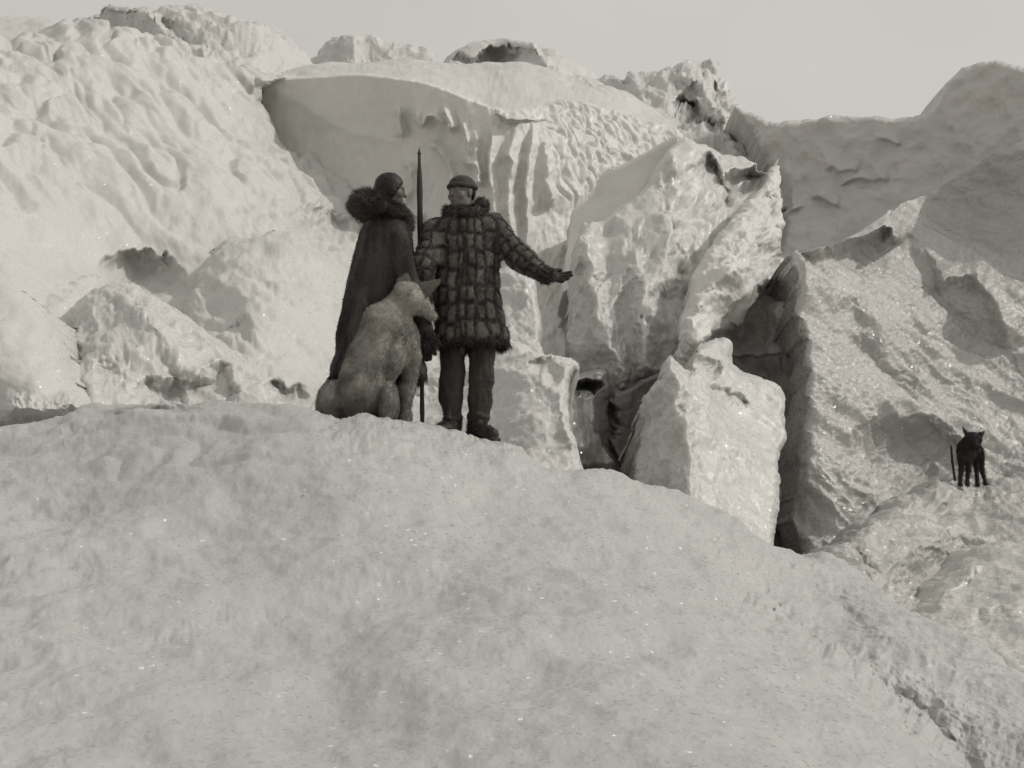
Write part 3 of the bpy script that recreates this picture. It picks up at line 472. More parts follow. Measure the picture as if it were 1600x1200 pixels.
#FIGURES
# ================================================================== implicit modelling for people and dogs
def _n(v): v = np.array(v, float); return v / np.linalg.norm(v)
class Sh:
    """a list of soft-blended primitives in world metres"""
    def __init__(s): s.ops = []; s.lo = np.full(3, 1e9); s.hi = -s.lo
    def _b(s, pts, r):
        for p in pts: s.lo = np.minimum(s.lo, np.array(p) - r); s.hi = np.maximum(s.hi, np.array(p) + r)
    def cap(s, a, b, ra, rb=None, k=.03):
        rb = ra if rb is None else rb; a = np.array(a, float); b = np.array(b, float); s._b([a, b], max(ra, rb) + .03)
        ab = b - a; L2 = ab @ ab + 1e-12
        def f(p):
            t = np.clip((p - a) @ ab / L2, 0, 1); return np.linalg.norm(p - a - t[:, None] * ab, axis=1) - (ra + (rb - ra) * t)
        s.ops.append((f, k, 1)); return s
    def chain(s, pts, rs, k=.03):
        for i in range(len(pts) - 1): s.cap(pts[i], pts[i + 1], rs[i], rs[i + 1], k)
        return s
    def ell(s, c, r, axes=None, k=.03, sign=1):
        c = np.array(c, float); r = np.array(r, float); M = np.array(axes) if axes is not None else np.eye(3)
        if sign > 0: s._b([c], r.max() + .03)
        def f(p):
            q = (p - c) @ M.T; a = np.linalg.norm(q / r, axis=1); b = np.linalg.norm(q / r ** 2, axis=1) + 1e-9
            return np.where(a < 1e-4, -r.min(), a * (a - 1) / b)
        s.ops.append((f, k, sign)); return s
    def fn(s, f, lo, hi, k=.03, sign=1):
        if sign > 0: s._b([lo, hi], 0.02)
        s.ops.append((f, k, sign)); return s
    def cut(s, f, k=.004): s.ops.append((f, k, -2)); return s      # keep only f < 0
    def ev(s, p):
        d = None
        for f, k, sg in s.ops:
            e = f(p)
            if d is None: d = e; continue
            if sg == 1: h = np.clip(.5 + .5 * (d - e) / k, 0, 1); d = d * (1 - h) + e * h - k * h * (1 - h)
            else:
                e = -e if sg == -1 else e
                h = np.clip(.5 - .5 * (d - e) / k, 0, 1); d = d * (1 - h) + e * h + k * h * (1 - h)
        return d
    def mesh(s, h, disp=None):
        lo, hi = s.lo - 3 * h, s.hi + 3 * h; n = np.ceil((hi - lo) / h).astype(int) + 1
        vol = np.full(n, 1e3, np.float32); B = 16
        for i in range(0, n[0], B):
            for j in range(0, n[1], B):
                ks = np.arange(0, n[2], B)
                cen = np.stack([np.full(len(ks), lo[0] + (i + B / 2) * h), np.full(len(ks), lo[1] + (j + B / 2) * h), lo[2] + (ks + B / 2) * h], -1)
                dc = s.ev(cen)
                for kk, d in zip(ks, dc):
                    sl = (slice(i, i + B), slice(j, j + B), slice(kk, kk + B))
                    if abs(d) > B * h * 1.3 + .04: vol[sl] = d; continue
                    g = np.meshgrid(*[lo[a] + h * np.arange(st, min(st + B, n[a])) for a, st in zip((0, 1, 2), (i, j, kk))], indexing='ij')
                    p = np.stack([q.ravel() for q in g], -1); e = s.ev(p)
                    if disp is not None: e = e - disp(p)
                    vol[sl] = e.reshape(g[0].shape)
        ins = vol < 0; c = np.zeros(np.array(n) - 1, np.int8)
        for a in (0, 1):
            for b in (0, 1):
                for d in (0, 1): c += ins[a:n[0] - 1 + a, b:n[1] - 1 + b, d:n[2] - 1 + d]
        act = (c > 0) & (c < 8); ids = np.full(act.shape, -1, np.int64); cells = np.argwhere(act); ids[act] = np.arange(len(cells))
        acc = np.zeros((len(cells), 3)); cnt = np.zeros(len(cells)); cor = [(a, b, d) for a in (0, 1) for b in (0, 1) for d in (0, 1)]
        for i, a in enumerate(cor):
            for b in cor[i + 1:]:
                if sum(abs(np.array(a) - b)) != 1: continue
                va = vol[cells[:, 0] + a[0], cells[:, 1] + a[1], cells[:, 2] + a[2]]; vb = vol[cells[:, 0] + b[0], cells[:, 1] + b[1], cells[:, 2] + b[2]]
                m = (va < 0) != (vb < 0); t = np.where(m, va / np.where(m, va - vb, 1), 0)
                acc += np.where(m[:, None], np.array(a) + t[:, None] * (np.array(b) - a), 0); cnt += m
        V = lo + h * (cells + acc / cnt[:, None]); Q = []
        for ax in range(3):
            u, v = [(1, 2), (2, 0), (0, 1)][ax]
            s0 = [slice(None)] * 3; s1 = [slice(None)] * 3; s0[ax] = slice(0, -1); s1[ax] = slice(1, None)
            A, Bv = ins[tuple(s0)], ins[tuple(s1)]
            e = np.argwhere(A != Bv); e = e[(e[:, u] > 0) & (e[:, v] > 0) & (e[:, u] < n[u] - 1) & (e[:, v] < n[v] - 1)]
            fl = A[tuple(e.T)]; du = np.zeros(3, int); dv = du.copy(); du[u] = 1; dv[v] = 1
            q = np.stack([ids[tuple((e - du - dv).T)], ids[tuple((e - dv).T)], ids[tuple(e.T)], ids[tuple((e - du).T)]], -1)
            q = np.where(fl[:, None], q, q[:, ::-1]); Q.append(q)
        Q = np.concatenate(Q); Q = Q[(Q >= 0).all(1)]
        return V, Q
    def part(s, name, mat, parent, h=.009, tone=None, disp=None):
        V, Q = s.mesh(h, disp); s.V, s.Q = V, Q
        s.tone = None if tone is None else tone(V)
        return mesh_obj(name, V, Q, mat, parent=parent, cols=s.tone)
def axes(fwd, up=(0, 0, 1)):
    f = _n(fwd); r = _n(np.cross(f, up)); u = np.cross(r, f); return np.array([r, f, u])
def plane(c, nrm): c = np.array(c, float); nn = _n(nrm); return lambda p: (p - c) @ nn
def loft(secs, ex=2.3):
    """secs: (z, cx, cy, rx, ry) from top to bottom"""
    S = np.array(sorted(secs)); lo = S[:, [1, 2, 0]].min(0) - [S[:, 3].max(), S[:, 4].max(), 0]; hi = S[:, [1, 2, 0]].max(0) + [S[:, 3].max(), S[:, 4].max(), 0]
    def f(p):
        z = p[:, 2]; cx, cy, rx, ry = [np.interp(z, S[:, 0], S[:, i]) for i in (1, 2, 3, 4)]
        k = (np.abs((p[:, 0] - cx) / rx) ** ex + np.abs((p[:, 1] - cy) / ry) ** ex) ** (1 / ex)
        d = (k - 1) * np.minimum(rx, ry) * .93; return np.maximum(d, np.maximum(S[0, 0] - z, z - S[-1, 0]))
    return f, lo, hi
def head(s, c, fwd, up=(0, 0, 1), sc=1.0, nose=1.0):
    A = axes(fwd, up); W = lambda x, y, z: np.array(c) + sc * (A[0] * x + A[1] * y + A[2] * z)
    s.ell(W(0, -.012, .03), sc * np.array([.076, .094, .086]), A, .02); s.ell(W(0, .022, -.035), sc * np.array([.060, .068, .082]), A, .03)
    s.ell(W(0, .052, -.088), sc * np.array([.032, .032, .026]), A, .03)
    s.cap(W(-.034, .078, .022), W(.034, .078, .022), .012 * sc, k=.015)
    for x in (-1, 1):
        s.ell(W(x * .031, .100, .002), sc * np.array([.018, .02, .013]), A, .012, -1); s.ell(W(x * .031, .076, .001), sc * np.array([.0125] * 3), A, .003)
        s.ell(W(x * .046, .058, -.028), sc * np.array([.02, .02, .02]), A, .02); s.ell(W(x * .077, -.004, -.004), sc * np.array([.009, .02, .032]), A, .008)
    s.cap(W(0, .086, .014), W(0, .103 * nose, -.024), .008 * sc, .013 * sc, k=.012)
    s.ell(W(0, .086, -.052), sc * np.array([.024, .011, .007]), A, .006); s.ell(W(0, .085, -.063), sc * np.array([.021, .011, .008]), A, .006)
    return W, A
def hand(s, wrist, d, palmn, side, curl=(.2, .25, .3, .4), g=0.0, spread=.12, thumb=(.7, .5, .2), sc=1.0):
    """d: direction of the fingers, palmn: palm normal, side: +1/-1 thumb side; curl per finger in radians per joint"""
    d = _n(d); pn = _n(np.array(palmn) - d * np.dot(palmn, d)); t = np.cross(d, pn) * side; w = np.array(wrist, float)
    s.ell(w + d * .048 * sc, np.array([.040, .050, .016]) * sc + g, np.array([t, d, pn]), .014)
    s.cap(w - d * .02, w + d * .02, .026 * sc + g, .028 * sc + g, .02)
    for i, (off, ln, r) in enumerate([(.030, .078, .0092), (.010, .086, .0096), (-.010, .080, .0092), (-.029, .064, .0082)]):
        p = w + d * .086 * sc + t * off * sc; a = 0; dd = _n(d + t * spread * (1.5 - i) * .4)
        for j, fr in enumerate((.45, .32, .23)):
            a += curl[i] * (1 if j else .7); v = dd * math.cos(a) + pn * math.sin(a); q = p + v * ln * fr * sc
            s.cap(p, q, (r - j * .0006) * sc + g, (r - (j + 1) * .0007) * sc + g, .004); p = q
    p = w + d * .03 * sc + t * .028 * sc; v = _n(t * thumb[0] + d * thumb[1] + pn * thumb[2]); q = p + v * .038 * sc; s.cap(p, q, .013 * sc + g, .011 * sc + g, .012)
    v2 = _n(t * thumb[0] * .5 + d * (thumb[1] + .5) + pn * thumb[2]); s.cap(q, q + v2 * .033 * sc, .0105 * sc + g, .009 * sc + g, .006)

def mat_fur(name, lo, hi, rough=.75, ns=30):
    m = bpy.data.materials.new(name); m.use_nodes = True; n = m.node_tree; b = n.nodes['Principled BSDF']; K = n.links.new
    a = n.nodes.new('ShaderNodeAttribute'); a.attribute_name = 'tone'; tc = n.nodes.new('ShaderNodeTexCoord')
    nz = n.nodes.new('ShaderNodeTexNoise'); nz.inputs['Scale'].default_value = ns; nz.inputs['Detail'].default_value = 5; K(tc.outputs['Object'], nz.inputs['Vector'])
    ad = n.nodes.new('ShaderNodeMath'); ad.operation = 'MULTIPLY_ADD'; ad.inputs[1].default_value = .5; K(nz.outputs[0], ad.inputs[0]); 
    sb = n.nodes.new('ShaderNodeMath'); sb.operation = 'SUBTRACT'; sb.inputs[1].default_value = .25; K(a.outputs['Fac'], sb.inputs[0]); K(sb.outputs[0], ad.inputs[2])
    r = n.nodes.new('ShaderNodeMixRGB'); K(ad.outputs[0], r.inputs[0]); r.use_clamp = True; ad.use_clamp = True
    r.inputs[1].default_value = lo + (1,); r.inputs[2].default_value = hi + (1,); K(r.outputs[0], b.inputs['Base Color'])
    b.inputs['Roughness'].default_value = rough; b.inputs['Specular IOR Level'].default_value = .25
    bp = n.nodes.new('ShaderNodeBump'); bp.inputs['Strength'].default_value = .5; bp.inputs['Distance'].default_value = .008; K(nz.outputs[0], bp.inputs['Height']); K(bp.outputs[0], b.inputs['Normal'])
    return m
DARKFUR = mat_fur('dark_fur', (.014, .013, .012), (.075, .070, .062))
PATCHFUR = mat_fur('patchwork_fur', (.016, .015, .013), (.19, .18, .162), ns=22)
RUFF = mat_fur('ruff_fur', (.045, .042, .037), (.17, .16, .14))
DOGFUR = mat_fur('grey_dog_fur', (.13, .124, .11), (.38, .362, .328), ns=14)
BLACKFUR = mat_fur('black_dog_fur', (.010, .010, .010), (.04, .038, .036))
SKIN = mat_fur('skin', (.10, .09, .08), (.16, .145, .128), .55)
HAIRM = mat_fur('black_hair', (.008, .008, .008), (.02, .019, .018), .5, 60)
CLOTH = mat_fur('coarse_trouser_hide', (.022, .021, .018), (.065, .061, .053), .85, 16)
LEATHER = mat_fur('dark_boot_leather', (.010, .010, .009), (.04, .037, .033), .6, 20)
WOOD = mat_fur('dark_wood', (.018, .016, .013), (.06, .054, .045), .6, 12)
IRON = mat_fur('dark_iron', (.02, .02, .02), (.06, .06, .06), .45, 30)

def fur(name, src, mat, parent, count, length, width=.003, dirn=(0, 0, -1), flow=.5, rs=1, tonev=None, keep=None, var=.5):
    """a coat of tapered tufts: thin curved strands grown from a modelled surface"""
    r = np.random.RandomState(rs); V, Q = src.V, src.Q
    a, b, c, d = [V[Q[:, i]] for i in range(4)]; nr = np.cross(c - a, d - b); ar = np.linalg.norm(nr, axis=1); nr /= ar[:, None] + 1e-12
    if keep is not None: ar = ar * keep(a)
    i = r.choice(len(Q), count, p=ar / ar.sum()); u, v = r.rand(2, count, 1)
    p = (a[i] * (1 - u) + b[i] * u) * (1 - v) + (d[i] * (1 - u) + c[i] * u) * v; N = nr[i]
    D = np.array(dirn(p, N) if callable(dirn) else np.broadcast_to(dirn, p.shape), float); D = D - N * (D * N).sum(1)[:, None] * .85
    D /= np.linalg.norm(D, axis=1)[:, None] + 1e-9
    g = _n_rows(N * (1 - flow) + D * flow + r.normal(size=p.shape) * .22); Ln = length * (1 - var / 2 + var * r.rand(count, 1))
    side = _n_rows(np.cross(g, r.normal(size=p.shape))) * width * .5
    mid = p + g * Ln * .55; tip = mid + _n_rows(g * .7 + D * .5) * Ln * .5
    VV = np.stack([p - side - N * .002, p + side - N * .002, mid + side * .7, mid - side * .7, tip], 1).reshape(-1, 3); k = np.arange(count)[:, None] * 5
    T = np.concatenate([k + [0, 1, 2], k + [0, 2, 3], k + [3, 2, 4]]).astype(np.int32)
    base = src.tone[Q[i, 0]] if src.tone is not None else np.full(count, .5)
    tn = np.clip(base + r.normal(size=count) * .2, 0, 1); tn = np.repeat(tn, 5)
    return mesh_obj(name, VV, T, mat, parent=parent, smooth=False, cols=tn)
def _n_rows(v): return v / (np.linalg.norm(v, axis=-1, keepdims=True) + 1e-9)
def tn(scale=.12, amp=.35, mid=.5, sd=0):
    return lambda V: np.clip(mid + amp * fbm(V / scale + sd, 3), 0, 1)

# ------------------------------------------------------------------ person in the patchwork fur coat
YM = 8.1
def M(x, y, dY=0): return P(x, y, YM + dY)
mb = M(732, 694); man = empty('person', mb); tag(man, 'person in a patchwork fur coat and cap, one arm stretched out to the right', 'person', 'people on the crest')
px = YM / F
hc = M(721, 302); hf = (-.72, -.68, -.06)
bd = Sh(); hf = (-.64, -.76, -.06); HW, HA = head(bd, hc, hf, (0.03, 0, 1), 1.0)
bd.cap(M(724, 318), M(728, 348), .056, .065, .03)
bd.ell(M(727, 385), (.17, .11, .2), k=.06).ell(M(735, 500), (.16, .11, .14), k=.06).cap(M(727, 400), M(734, 480), .12, .13, .06)
shR, elR, wrR = M(682, 362), M(660, 414, -.2), M(663, 474, -.10)
shL, elL, wrL = M(768, 356), M(815, 405, -.08), M(853, 430, -.18)
bd.chain([shR, elR, wrR], [.055, .042, .03], .04); bd.chain([shL, elL, wrL], [.055, .042, .03], .04)
hipR, knR, anR = M(712, 530), M(707, 600, -.02), M(706, 668)
hipL, knL, anL = M(754, 530), M(750, 600, -.02), M(747, 672)
bd.chain([hipR, knR, anR], [.075, .045, .035], .02); bd.chain([hipL, knL, anL], [.075, .045, .035], .02)
hand(bd, wrL, (.93, -.10, -.20), (.15, -.8, .45), -1, (.05, .16, .3, .45), 0, .8, (.75, .6, .0))
hand(bd, wrR, (0.25, .55, -.75), (-.9, .3, 0), 1, (.95, .95, .95, .95))
bd.part('body', SKIN, man, .0062, tn(.1, .3))
# cap
cp = Sh(); cp.ell(HW(0, -.012, .045), (.088, .106, .082), HA, .02); cp.cut(plane(HW(0, .0, .030), -(HA[2] * 1.0 + HA[1] * .12)), .008)
A_ = HA
def band(p):
    q = (p - HW(0, -.010, .045)) @ HA.T; r = np.hypot(q[:, 0] / .089, q[:, 1] / .108); return np.hypot((r - 1) * .095, (q[:, 2] + .004) * .7) - .010
cp.fn(band, HW(0, 0, 0) - .12, HW(0, 0, .09) + .12, .012); cp.part('cap', DARKFUR, man, .006, lambda V: np.clip(.35 + .5 * sm((V[:, 2] - HW(0, 0, .085)[2]) / .03) + .2 * fbm(V / .03, 2), 0, 1))
hr = Sh(); hr.ell(HW(0, -.022, .012), (.083, .092, .085), HA, .02); hr.cut(plane(HW(0, -.04, .0), HA[1]), .01); hr.cut(plane(HW(0, 0, .04), HA[2])); hr.part('hair', HAIRM, man, .006, tn(.03))
# coat
zz = lambda y: float(M(732, y)[2])
xx = lambda x, y: float(M(x, y)[0])
secs = [(y, cx, hw, ry) for y, cx, hw, ry in [(333, 727, 24, .09), (343, 725, 38, .12), (355, 724, 50, .145), (380, 726, 55, .16), (420, 728, 53, .165), (460, 730, 51, .17), (500, 734, 55, .18), (525, 737, 58, .19), (541, 737, 59, .19)]]
ct = Sh(); lf, lo_, hi_ = loft([(zz(y), xx(cx, y), YM, hw * px, ry) for y, cx, hw, ry in secs]); ct.fn(lf, lo_, hi_, .03)
ct.ell(M(680, 362), (.085, .1, .09), k=.05).ell(M(770, 356), (.085, .1, .09), k=.05)
ct.chain([shR, elR, wrR + (wrR - elR) * -.05], [.078, .078, .055], .045); ct.chain([shL, elL, wrL], [.090, .080, .052], .045)
def quilt(p):
    """patch coordinates: round the torso, or along each sleeve"""
    x, y, z = p[:, 0] - xx(730, 440), p[:, 1] - YM, p[:, 2]
    u = np.arctan2(x, -y) * .21 / .076; v = z / .122; onarm = np.zeros(len(p), bool)
    for a, b in ((shL, elL), (elL, wrL), (shR, elR), (elR, wrR)):
        ab = b - a; L = np.linalg.norm(ab); e = ab / L; t = (p - a) @ e; rad = np.linalg.norm(p - a - t[:, None] * e, axis=1)
        m = (rad < .115) & (t > (.09 if a is shL or a is shR else -.0)) & (t < L + .08) & ((p[:, 0] > xx(782, 380)) if (b is elL or b is wrL) else (p[:, 0] < xx(678, 380)))
        sd_ = _n(np.cross(e, (0, 1, 0))); ang = np.arctan2((p - a) @ sd_, -((p - a) @ np.cross(sd_, e)))
        vv = (t + (0 if b is elL or b is elR else .24)) / .085; v = np.where(m, vv, v); u = np.where(m, ang * .075 / .07, u)
    w_ = fbm(p / .10, 2) * .20; u = u + w_; v = v + fbm(p / .10 + 7, 2) * .18 + .10 * np.sin(np.floor(u) * 2.4)
    du = .5 - np.abs(u - np.floor(u) - .5); dv = .5 - np.abs(v - np.floor(v) - .5)
    e = np.minimum(du * 1.0, dv * 1.3); hsh = np.sin(np.floor(u) * 12.99 + np.floor(v) * 78.2) * 43758.5; hsh -= np.floor(hsh)
    fr = np.exp(-((p[:, 0] - xx(722, 440) + .02 * np.sin(p[:, 2] * 9)) / .012) ** 2) * (p[:, 1] < YM - .03) * (p[:, 0] < xx(770, 440)); hsh = hsh * (1 - fr)
    return sm(e / .34) * (1 - fr), hsh
def ctd(p):
    q, h_ = quilt(p); return (q - .6) * .009 + fbm(p / .09, 3) * .007
def ctt(V):
    q, h_ = quilt(V); return np.clip(.08 + q * (.18 + .5 * h_) + .16 * fbm(V / .03, 2), 0, 1)
ct.part('fur_coat', PATCHFUR, man, .0075, ctt, ctd)
hemd = lambda p, N: np.array([0, 0, -1.0])
fur('coat_fur', ct, PATCHFUR, man, 36000, .017, .003, (0.05, 0, -1), .62, 3)
fur('hem_fringe', ct, DARKFUR, man, 2600, .045, .004, (0, 0, -1), .75, 4, keep=lambda p: (p[:, 2] < zz(531)) * 1.0)
fur('cuff_fringe', ct, DARKFUR, man, 500, .035, .004, (.9, -.2, -.4), .7, 5, keep=lambda p: (np.linalg.norm(p - wrL, axis=1) < .065) * 1.0)
# collar
cl = Sh(); cc = M(728, 332)
for i in range(16):
    a = i / 16 * math.tau; a2 = (i + 1) / 16 * math.tau; f_ = lambda a: cc + np.array([math.cos(a) * .105, math.sin(a) * .095, .012 * math.cos(a) + .028 * math.sin(a)])
    cl.cap(f_(a), f_(a2), .036 + .008 * math.sin(3 * a), k=.02)
cl.ell(M(752, 320), (.045, .05, .05), k=.02).ell(M(699, 331), (.03, .04, .04), k=.02)
cl.part('collar', DARKFUR, man, .0075, tn(.05, .4), lambda p: fbm(p / .05, 2) * .008); fur('collar_fur', cl, DARKFUR, man, 3500, .028, .003, (0, 0, -1), .35, 6)
# trousers
tr = Sh()
tr.chain([M(709, 525), M(707, 585), M(705, 622), M(706, 660)], [.086, .080, .076, .058], .012); tr.chain([M(754, 525), M(752, 585), M(750, 622), M(746, 662)], [.090, .083, .078, .060], .008)
tr.ell(M(734, 512), (.19, .14, .09), k=.03); tr.cut(plane(M(730, 664), (0, 0, -1)))
def trd(p):
    z = p[:, 2]; n_ = fbm(p * np.array([16, 16, 4.5]), 3) * .009 + fbm(p * 7 + 3, 2) * .008; z = z + fbm(p * 6, 2) * .03; kn = np.exp(-((z - zz(596)) / .018) ** 2) * .006 + np.exp(-((z - zz(652)) / .016) ** 2) * .012
    return n_ + kn
tr.part('trousers', CLOTH, man, .0075, lambda V: np.clip(.42 + .35 * fbm(V * np.array([12, 12, 5]), 3), 0, 1), trd); fur('trouser_nap', tr, CLOTH, man, 5000, .012, .003, (0, 0, -1), .6, 7)
# boots
for nm, ank, toe in (('boot', M(706, 664), M(692, 680, -.12)), ('boot', M(745, 666), M(768, 687, -.12))):
    b = Sh(); fd = toe - ank; fd[2] = 0; fd = _n(fd); gz = min(toe[2], ank[2] - .065)
    heel = ank - fd * .055; heel[2] = gz + .035; mid = ank + fd * .08; mid[2] = gz + .042; tp = ank + fd * .17; tp[2] = gz + .034
    b.cap(ank + [0, 0, .05], ank + [0, 0, -.02], .056, .058, .03); b.cap(heel, mid, .042, .05, .03); b.cap(mid, tp, .05, .040, .03); b.cap(ank, mid, .055, .045, .03)
    b.fn(lambda p, tp=tp, heel=heel: np.maximum(np.maximum(-(p[:, 2] - gz + .012), p[:, 2] - gz - .012), np.linalg.norm((p - heel - np.clip(((p - heel) @ (tp - heel)) / ((tp - heel) @ (tp - heel)), 0, 1)[:, None] * (tp - heel))[:, :2], axis=1) - .052), heel - .06, tp + .06, .006)
    b.part(nm, LEATHER, man, .006, tn(.05, .4), lambda p: fbm(p / .05, 2) * .004)
    fur('boot_fur', b, LEATHER, man, 700, .02, .003, (0, 0, -1), .5, 8, keep=lambda p: (p[:, 2] > gz + .06) * 1.0)
gl = Sh(); hand(gl, wrL, (.93, -.10, -.20), (.15, -.8, .45), -1, (.05, .16, .3, .45), .004, .8, (.75, .6, .0)); gl.cap(wrL - _n(wrL - elL) * .03, wrL, .042, .036, .01); gl.part('glove', LEATHER, man, .0045, tn(.03, .4))
gl = Sh(); hand(gl, wrR, (0.25, .55, -.75), (-.9, .3, 0), 1, (.95, .95, .95, .95), .0045); gl.part('glove', LEATHER, man, .0045, tn(.03, .4))

# ------------------------------------------------------------------ person in the long dark coat
YW = 8.0
def Wp(x, y, dY=0): return P(x, y, YW + dY)
wom = empty('person', Wp(606, 694)); tag(wom, 'person in a long dark coat with a thick fur collar, seen from behind', 'person', 'people on the crest')
pw = YW / F; zw = lambda y: float(Wp(605, y)[2]); xw = lambda x, y: float(Wp(x, y)[0])
bw_ = Sh(); HWw, HAw = head(bw_, Wp(611, 297), (.96, .16, -.16), (.1, 0, 1), .96, 1.03)
bw_.cap(Wp(605, 312), Wp(598, 345), .055, .062, .03); bw_.ell(Wp(602, 390), (.13, .14, .2), k=.06).cap(Wp(602, 400), Wp(602, 490), .115, .13, .06).ell(Wp(602, 510), (.14, .14, .13), k=.06)
sN, eN, wN = Wp(622, 372, -.17), Wp(640, 450, -.17), Wp(663, 536, -.15)
sF, eF, wF = Wp(590, 368, .15), Wp(610, 440, .2), Wp(640, 500, .15)
bw_.chain([sN, eN, wN], [.052, .04, .028], .04); bw_.chain([sF, eF, wF], [.052, .04, .028], .04)
for x1, x2, dy in ((592, 590, -.07), (612, 618, .08)): bw_.chain([Wp(x1, 530, dy), Wp(x1, 610, dy), Wp(x2, 682, dy)], [.08, .055, .04], .05)
hand(bw_, wN, (.05, .35, -.9), (-.2, .9, .3), 1, (.9, .9, .9, .9)); hand(bw_, wF, (.6, -.2, -.6), (0, -1, 0), -1)
bw_.part('body', SKIN, wom, .0062, tn(.1, .3, .2))
hw_ = Sh(); hw_.ell(HWw(0, -.016, .022), (.086, .103, .098), HAw, .02).ell(HWw(0, -.055, -.05), (.07, .055, .06), HAw, .04).ell(HWw(0, .0, -.02), (.082, .05, .07), HAw, .03)
hw_.cut(plane(HWw(0, .058, 0), HAw[1] - .35 * HAw[2]), .02); hw_.part('hair', HAIRM, wom, .006, tn(.03), lambda p: fbm(p / .03, 2) * .003)
cw = Sh(); secs = [(338, 603, 22, .09), (350, 603, 36, .14), (370, 602, 42, .17), (390, 601, 45, .18), (440, 598, 52, .2), (520, 594, 64, .22), (592, 592, 74, .25)]
lf, lo_, hi_ = loft([(zw(y), xw(cx, y), YW, h_ * pw, ry) for y, cx, h_, ry in secs], 2.2); cw.fn(lf, lo_, hi_, .03)
cw.ell(Wp(620, 366, -.13), (.07, .08, .09), k=.04); cw.chain([sN, eN, wN + (0, 0, .05), wN + (.0, 0, .005)], [.072, .066, .062, .074], .012); cw.chain([sF, eF, wF], [.072, .062, .06], .045)
cw.cut(plane(Wp(600, 584), (-.14, 0, -1)), .006) if False else None
def cwd(p):
    ang = np.arctan2(p[:, 0] - xw(596, 480), -(p[:, 1] - YW)); low = sm((zw(380) - p[:, 2]) / .5)
    return fbm(p * np.array([5, 5, 1.6]), 3) * .012 + np.sin(ang * 7 + fbm(p / .3, 2) * 2.5) * .013 * low + .006 * np.exp(-((p[:, 2] - zw(575)) / .03) ** 2)
cw.part('long_coat', DARKFUR, wom, .0075, lambda V: np.clip(.30 + .5 * fbm(V * np.array([12, 12, 3]), 3) + .25 * np.exp(-((V[:, 2] - zw(578)) / .02) ** 2), 0, 1), cwd)
fur('coat_nap', cw, DARKFUR, wom, 14000, .014, .003, (0, 0, -1), .7, 11); fur('hem_fringe', cw, DARKFUR, wom, 3000, .05, .004, (0, 0, -1), .8, 12, keep=lambda p: (p[:, 2] < zw(584)) * 1.0)
fur('cuff_fringe', cw, DARKFUR, wom, 900, .045, .004, (0.1, 0, -1), .65, 13, keep=lambda p: (np.linalg.norm(p - wN, axis=1) < .095) * 1.0)
rf = Sh(); rc = Wp(597, 333, 0)
for i in range(20):
    a = i / 20 * math.tau; a2 = (i + 1) / 20 * math.tau
    g_ = lambda a: rc + np.array([math.cos(a) * .130, math.sin(a) * .125, -.050 * math.cos(a) - .015 * math.sin(a)])
    r_ = lambda a: .044 + .012 * (1 - math.cos(a)) * .5 + .008 * math.sin(2 * a)
    rf.cap(g_(a), g_(a2), r_(a), r_(a2), .03)
rf.ell(Wp(580, 324), (.068, .09, .05), k=.05)
rf.part('fur_collar', RUFF, wom, .008, tn(.08, .5, .45), lambda p: fbm(p / .07, 2) * .014)
fur('collar_fur', rf, RUFF, wom, 14000, .050, .0032, lambda p, N: (p - rc) * [1, 1, .3] + [0, 0, -.04], .45, 14)
for x, dy in ((592, -.07), (620, .08)):
    b = Sh(); a0 = Wp(x, 676, dy); gz = a0[2] - .075
    b.cap(a0 + [0, 0, .2], a0, .062, .056, .03); b.cap(a0 + [-.04, 0, -.03], a0 + [.09, .02, -.035], .042, .046, .03); b.cap(a0 + [.09, .02, -.035], a0 + [.17, .03, -.04], .046, .036, .03); b.part('boot', LEATHER, wom, .008, tn(.05, .4))
gl = Sh(); hand(gl, wN, (.05, .35, -.9), (-.2, .9, .3), 1, (.9, .9, .9, .9), .005); gl.part('glove', LEATHER, wom, .005, tn(.03, .4))

# ------------------------------------------------------------------ spear
sp = empty('spear', P(660, 678, 8.12)); tag(sp, 'long dark wooden spear with an iron tip standing upright between the two people', 'spear')
st_, sb_ = P(655, 232, 8.08), P(660, 674, 8.08)
ax_ = _n(st_ - sb_); Ls = np.linalg.norm(st_ - sb_)
def turned(name, prof, mat, parent, seg=20):
    V = []; Fq = []
    for k, (t, r) in enumerate(prof):
        c = sb_ + ax_ * t
        for j in range(seg):
            a = j / seg * math.tau; V.append(c + np.array([math.cos(a) * r, math.sin(a) * r, 0]))
    for k in range(len(prof) - 1):
        for j in range(seg): Fq.append((k * seg + j, k * seg + (j + 1) % seg, (k + 1) * seg + (j + 1) % seg, (k + 1) * seg + j))
    V = np.array(V); return mesh_obj(name, V, Fq, mat, parent=parent, cols=np.clip(.5 + .4 * fbm(V * np.array([20, 20, 2.0]), 3), 0, 1))
H_ = lambda y: (674 - y) / (674 - 232) * Ls
prof = [(H_(664), .001), (H_(664), .0125)] + [(H_(y), .0150 + (.0045 if y < 420 else .002) * sm((640 - y) / 200) + .0012 * math.sin(y * .13)) for y in range(655, 285, -6)] + [(H_(278), .018), (H_(270), .0165), (H_(262), .0125), (H_(250), .010), (H_(246), .0085), (H_(246), .0005)]
turned('shaft', prof, WOOD, sp)
turned('ferrule', [(H_(673), .0005), (H_(671), .005), (H_(666), .0075), (H_(660), .0085), (H_(659), .0145), (H_(655), .0150)], IRON, sp)
tp = turned('spear_tip', [(H_(250), .0108), (H_(246), .0112), (H_(243), .009), (H_(241), .0145), (H_(238), .011), (H_(235), .006), (H_(229), .0006)], IRON, sp)

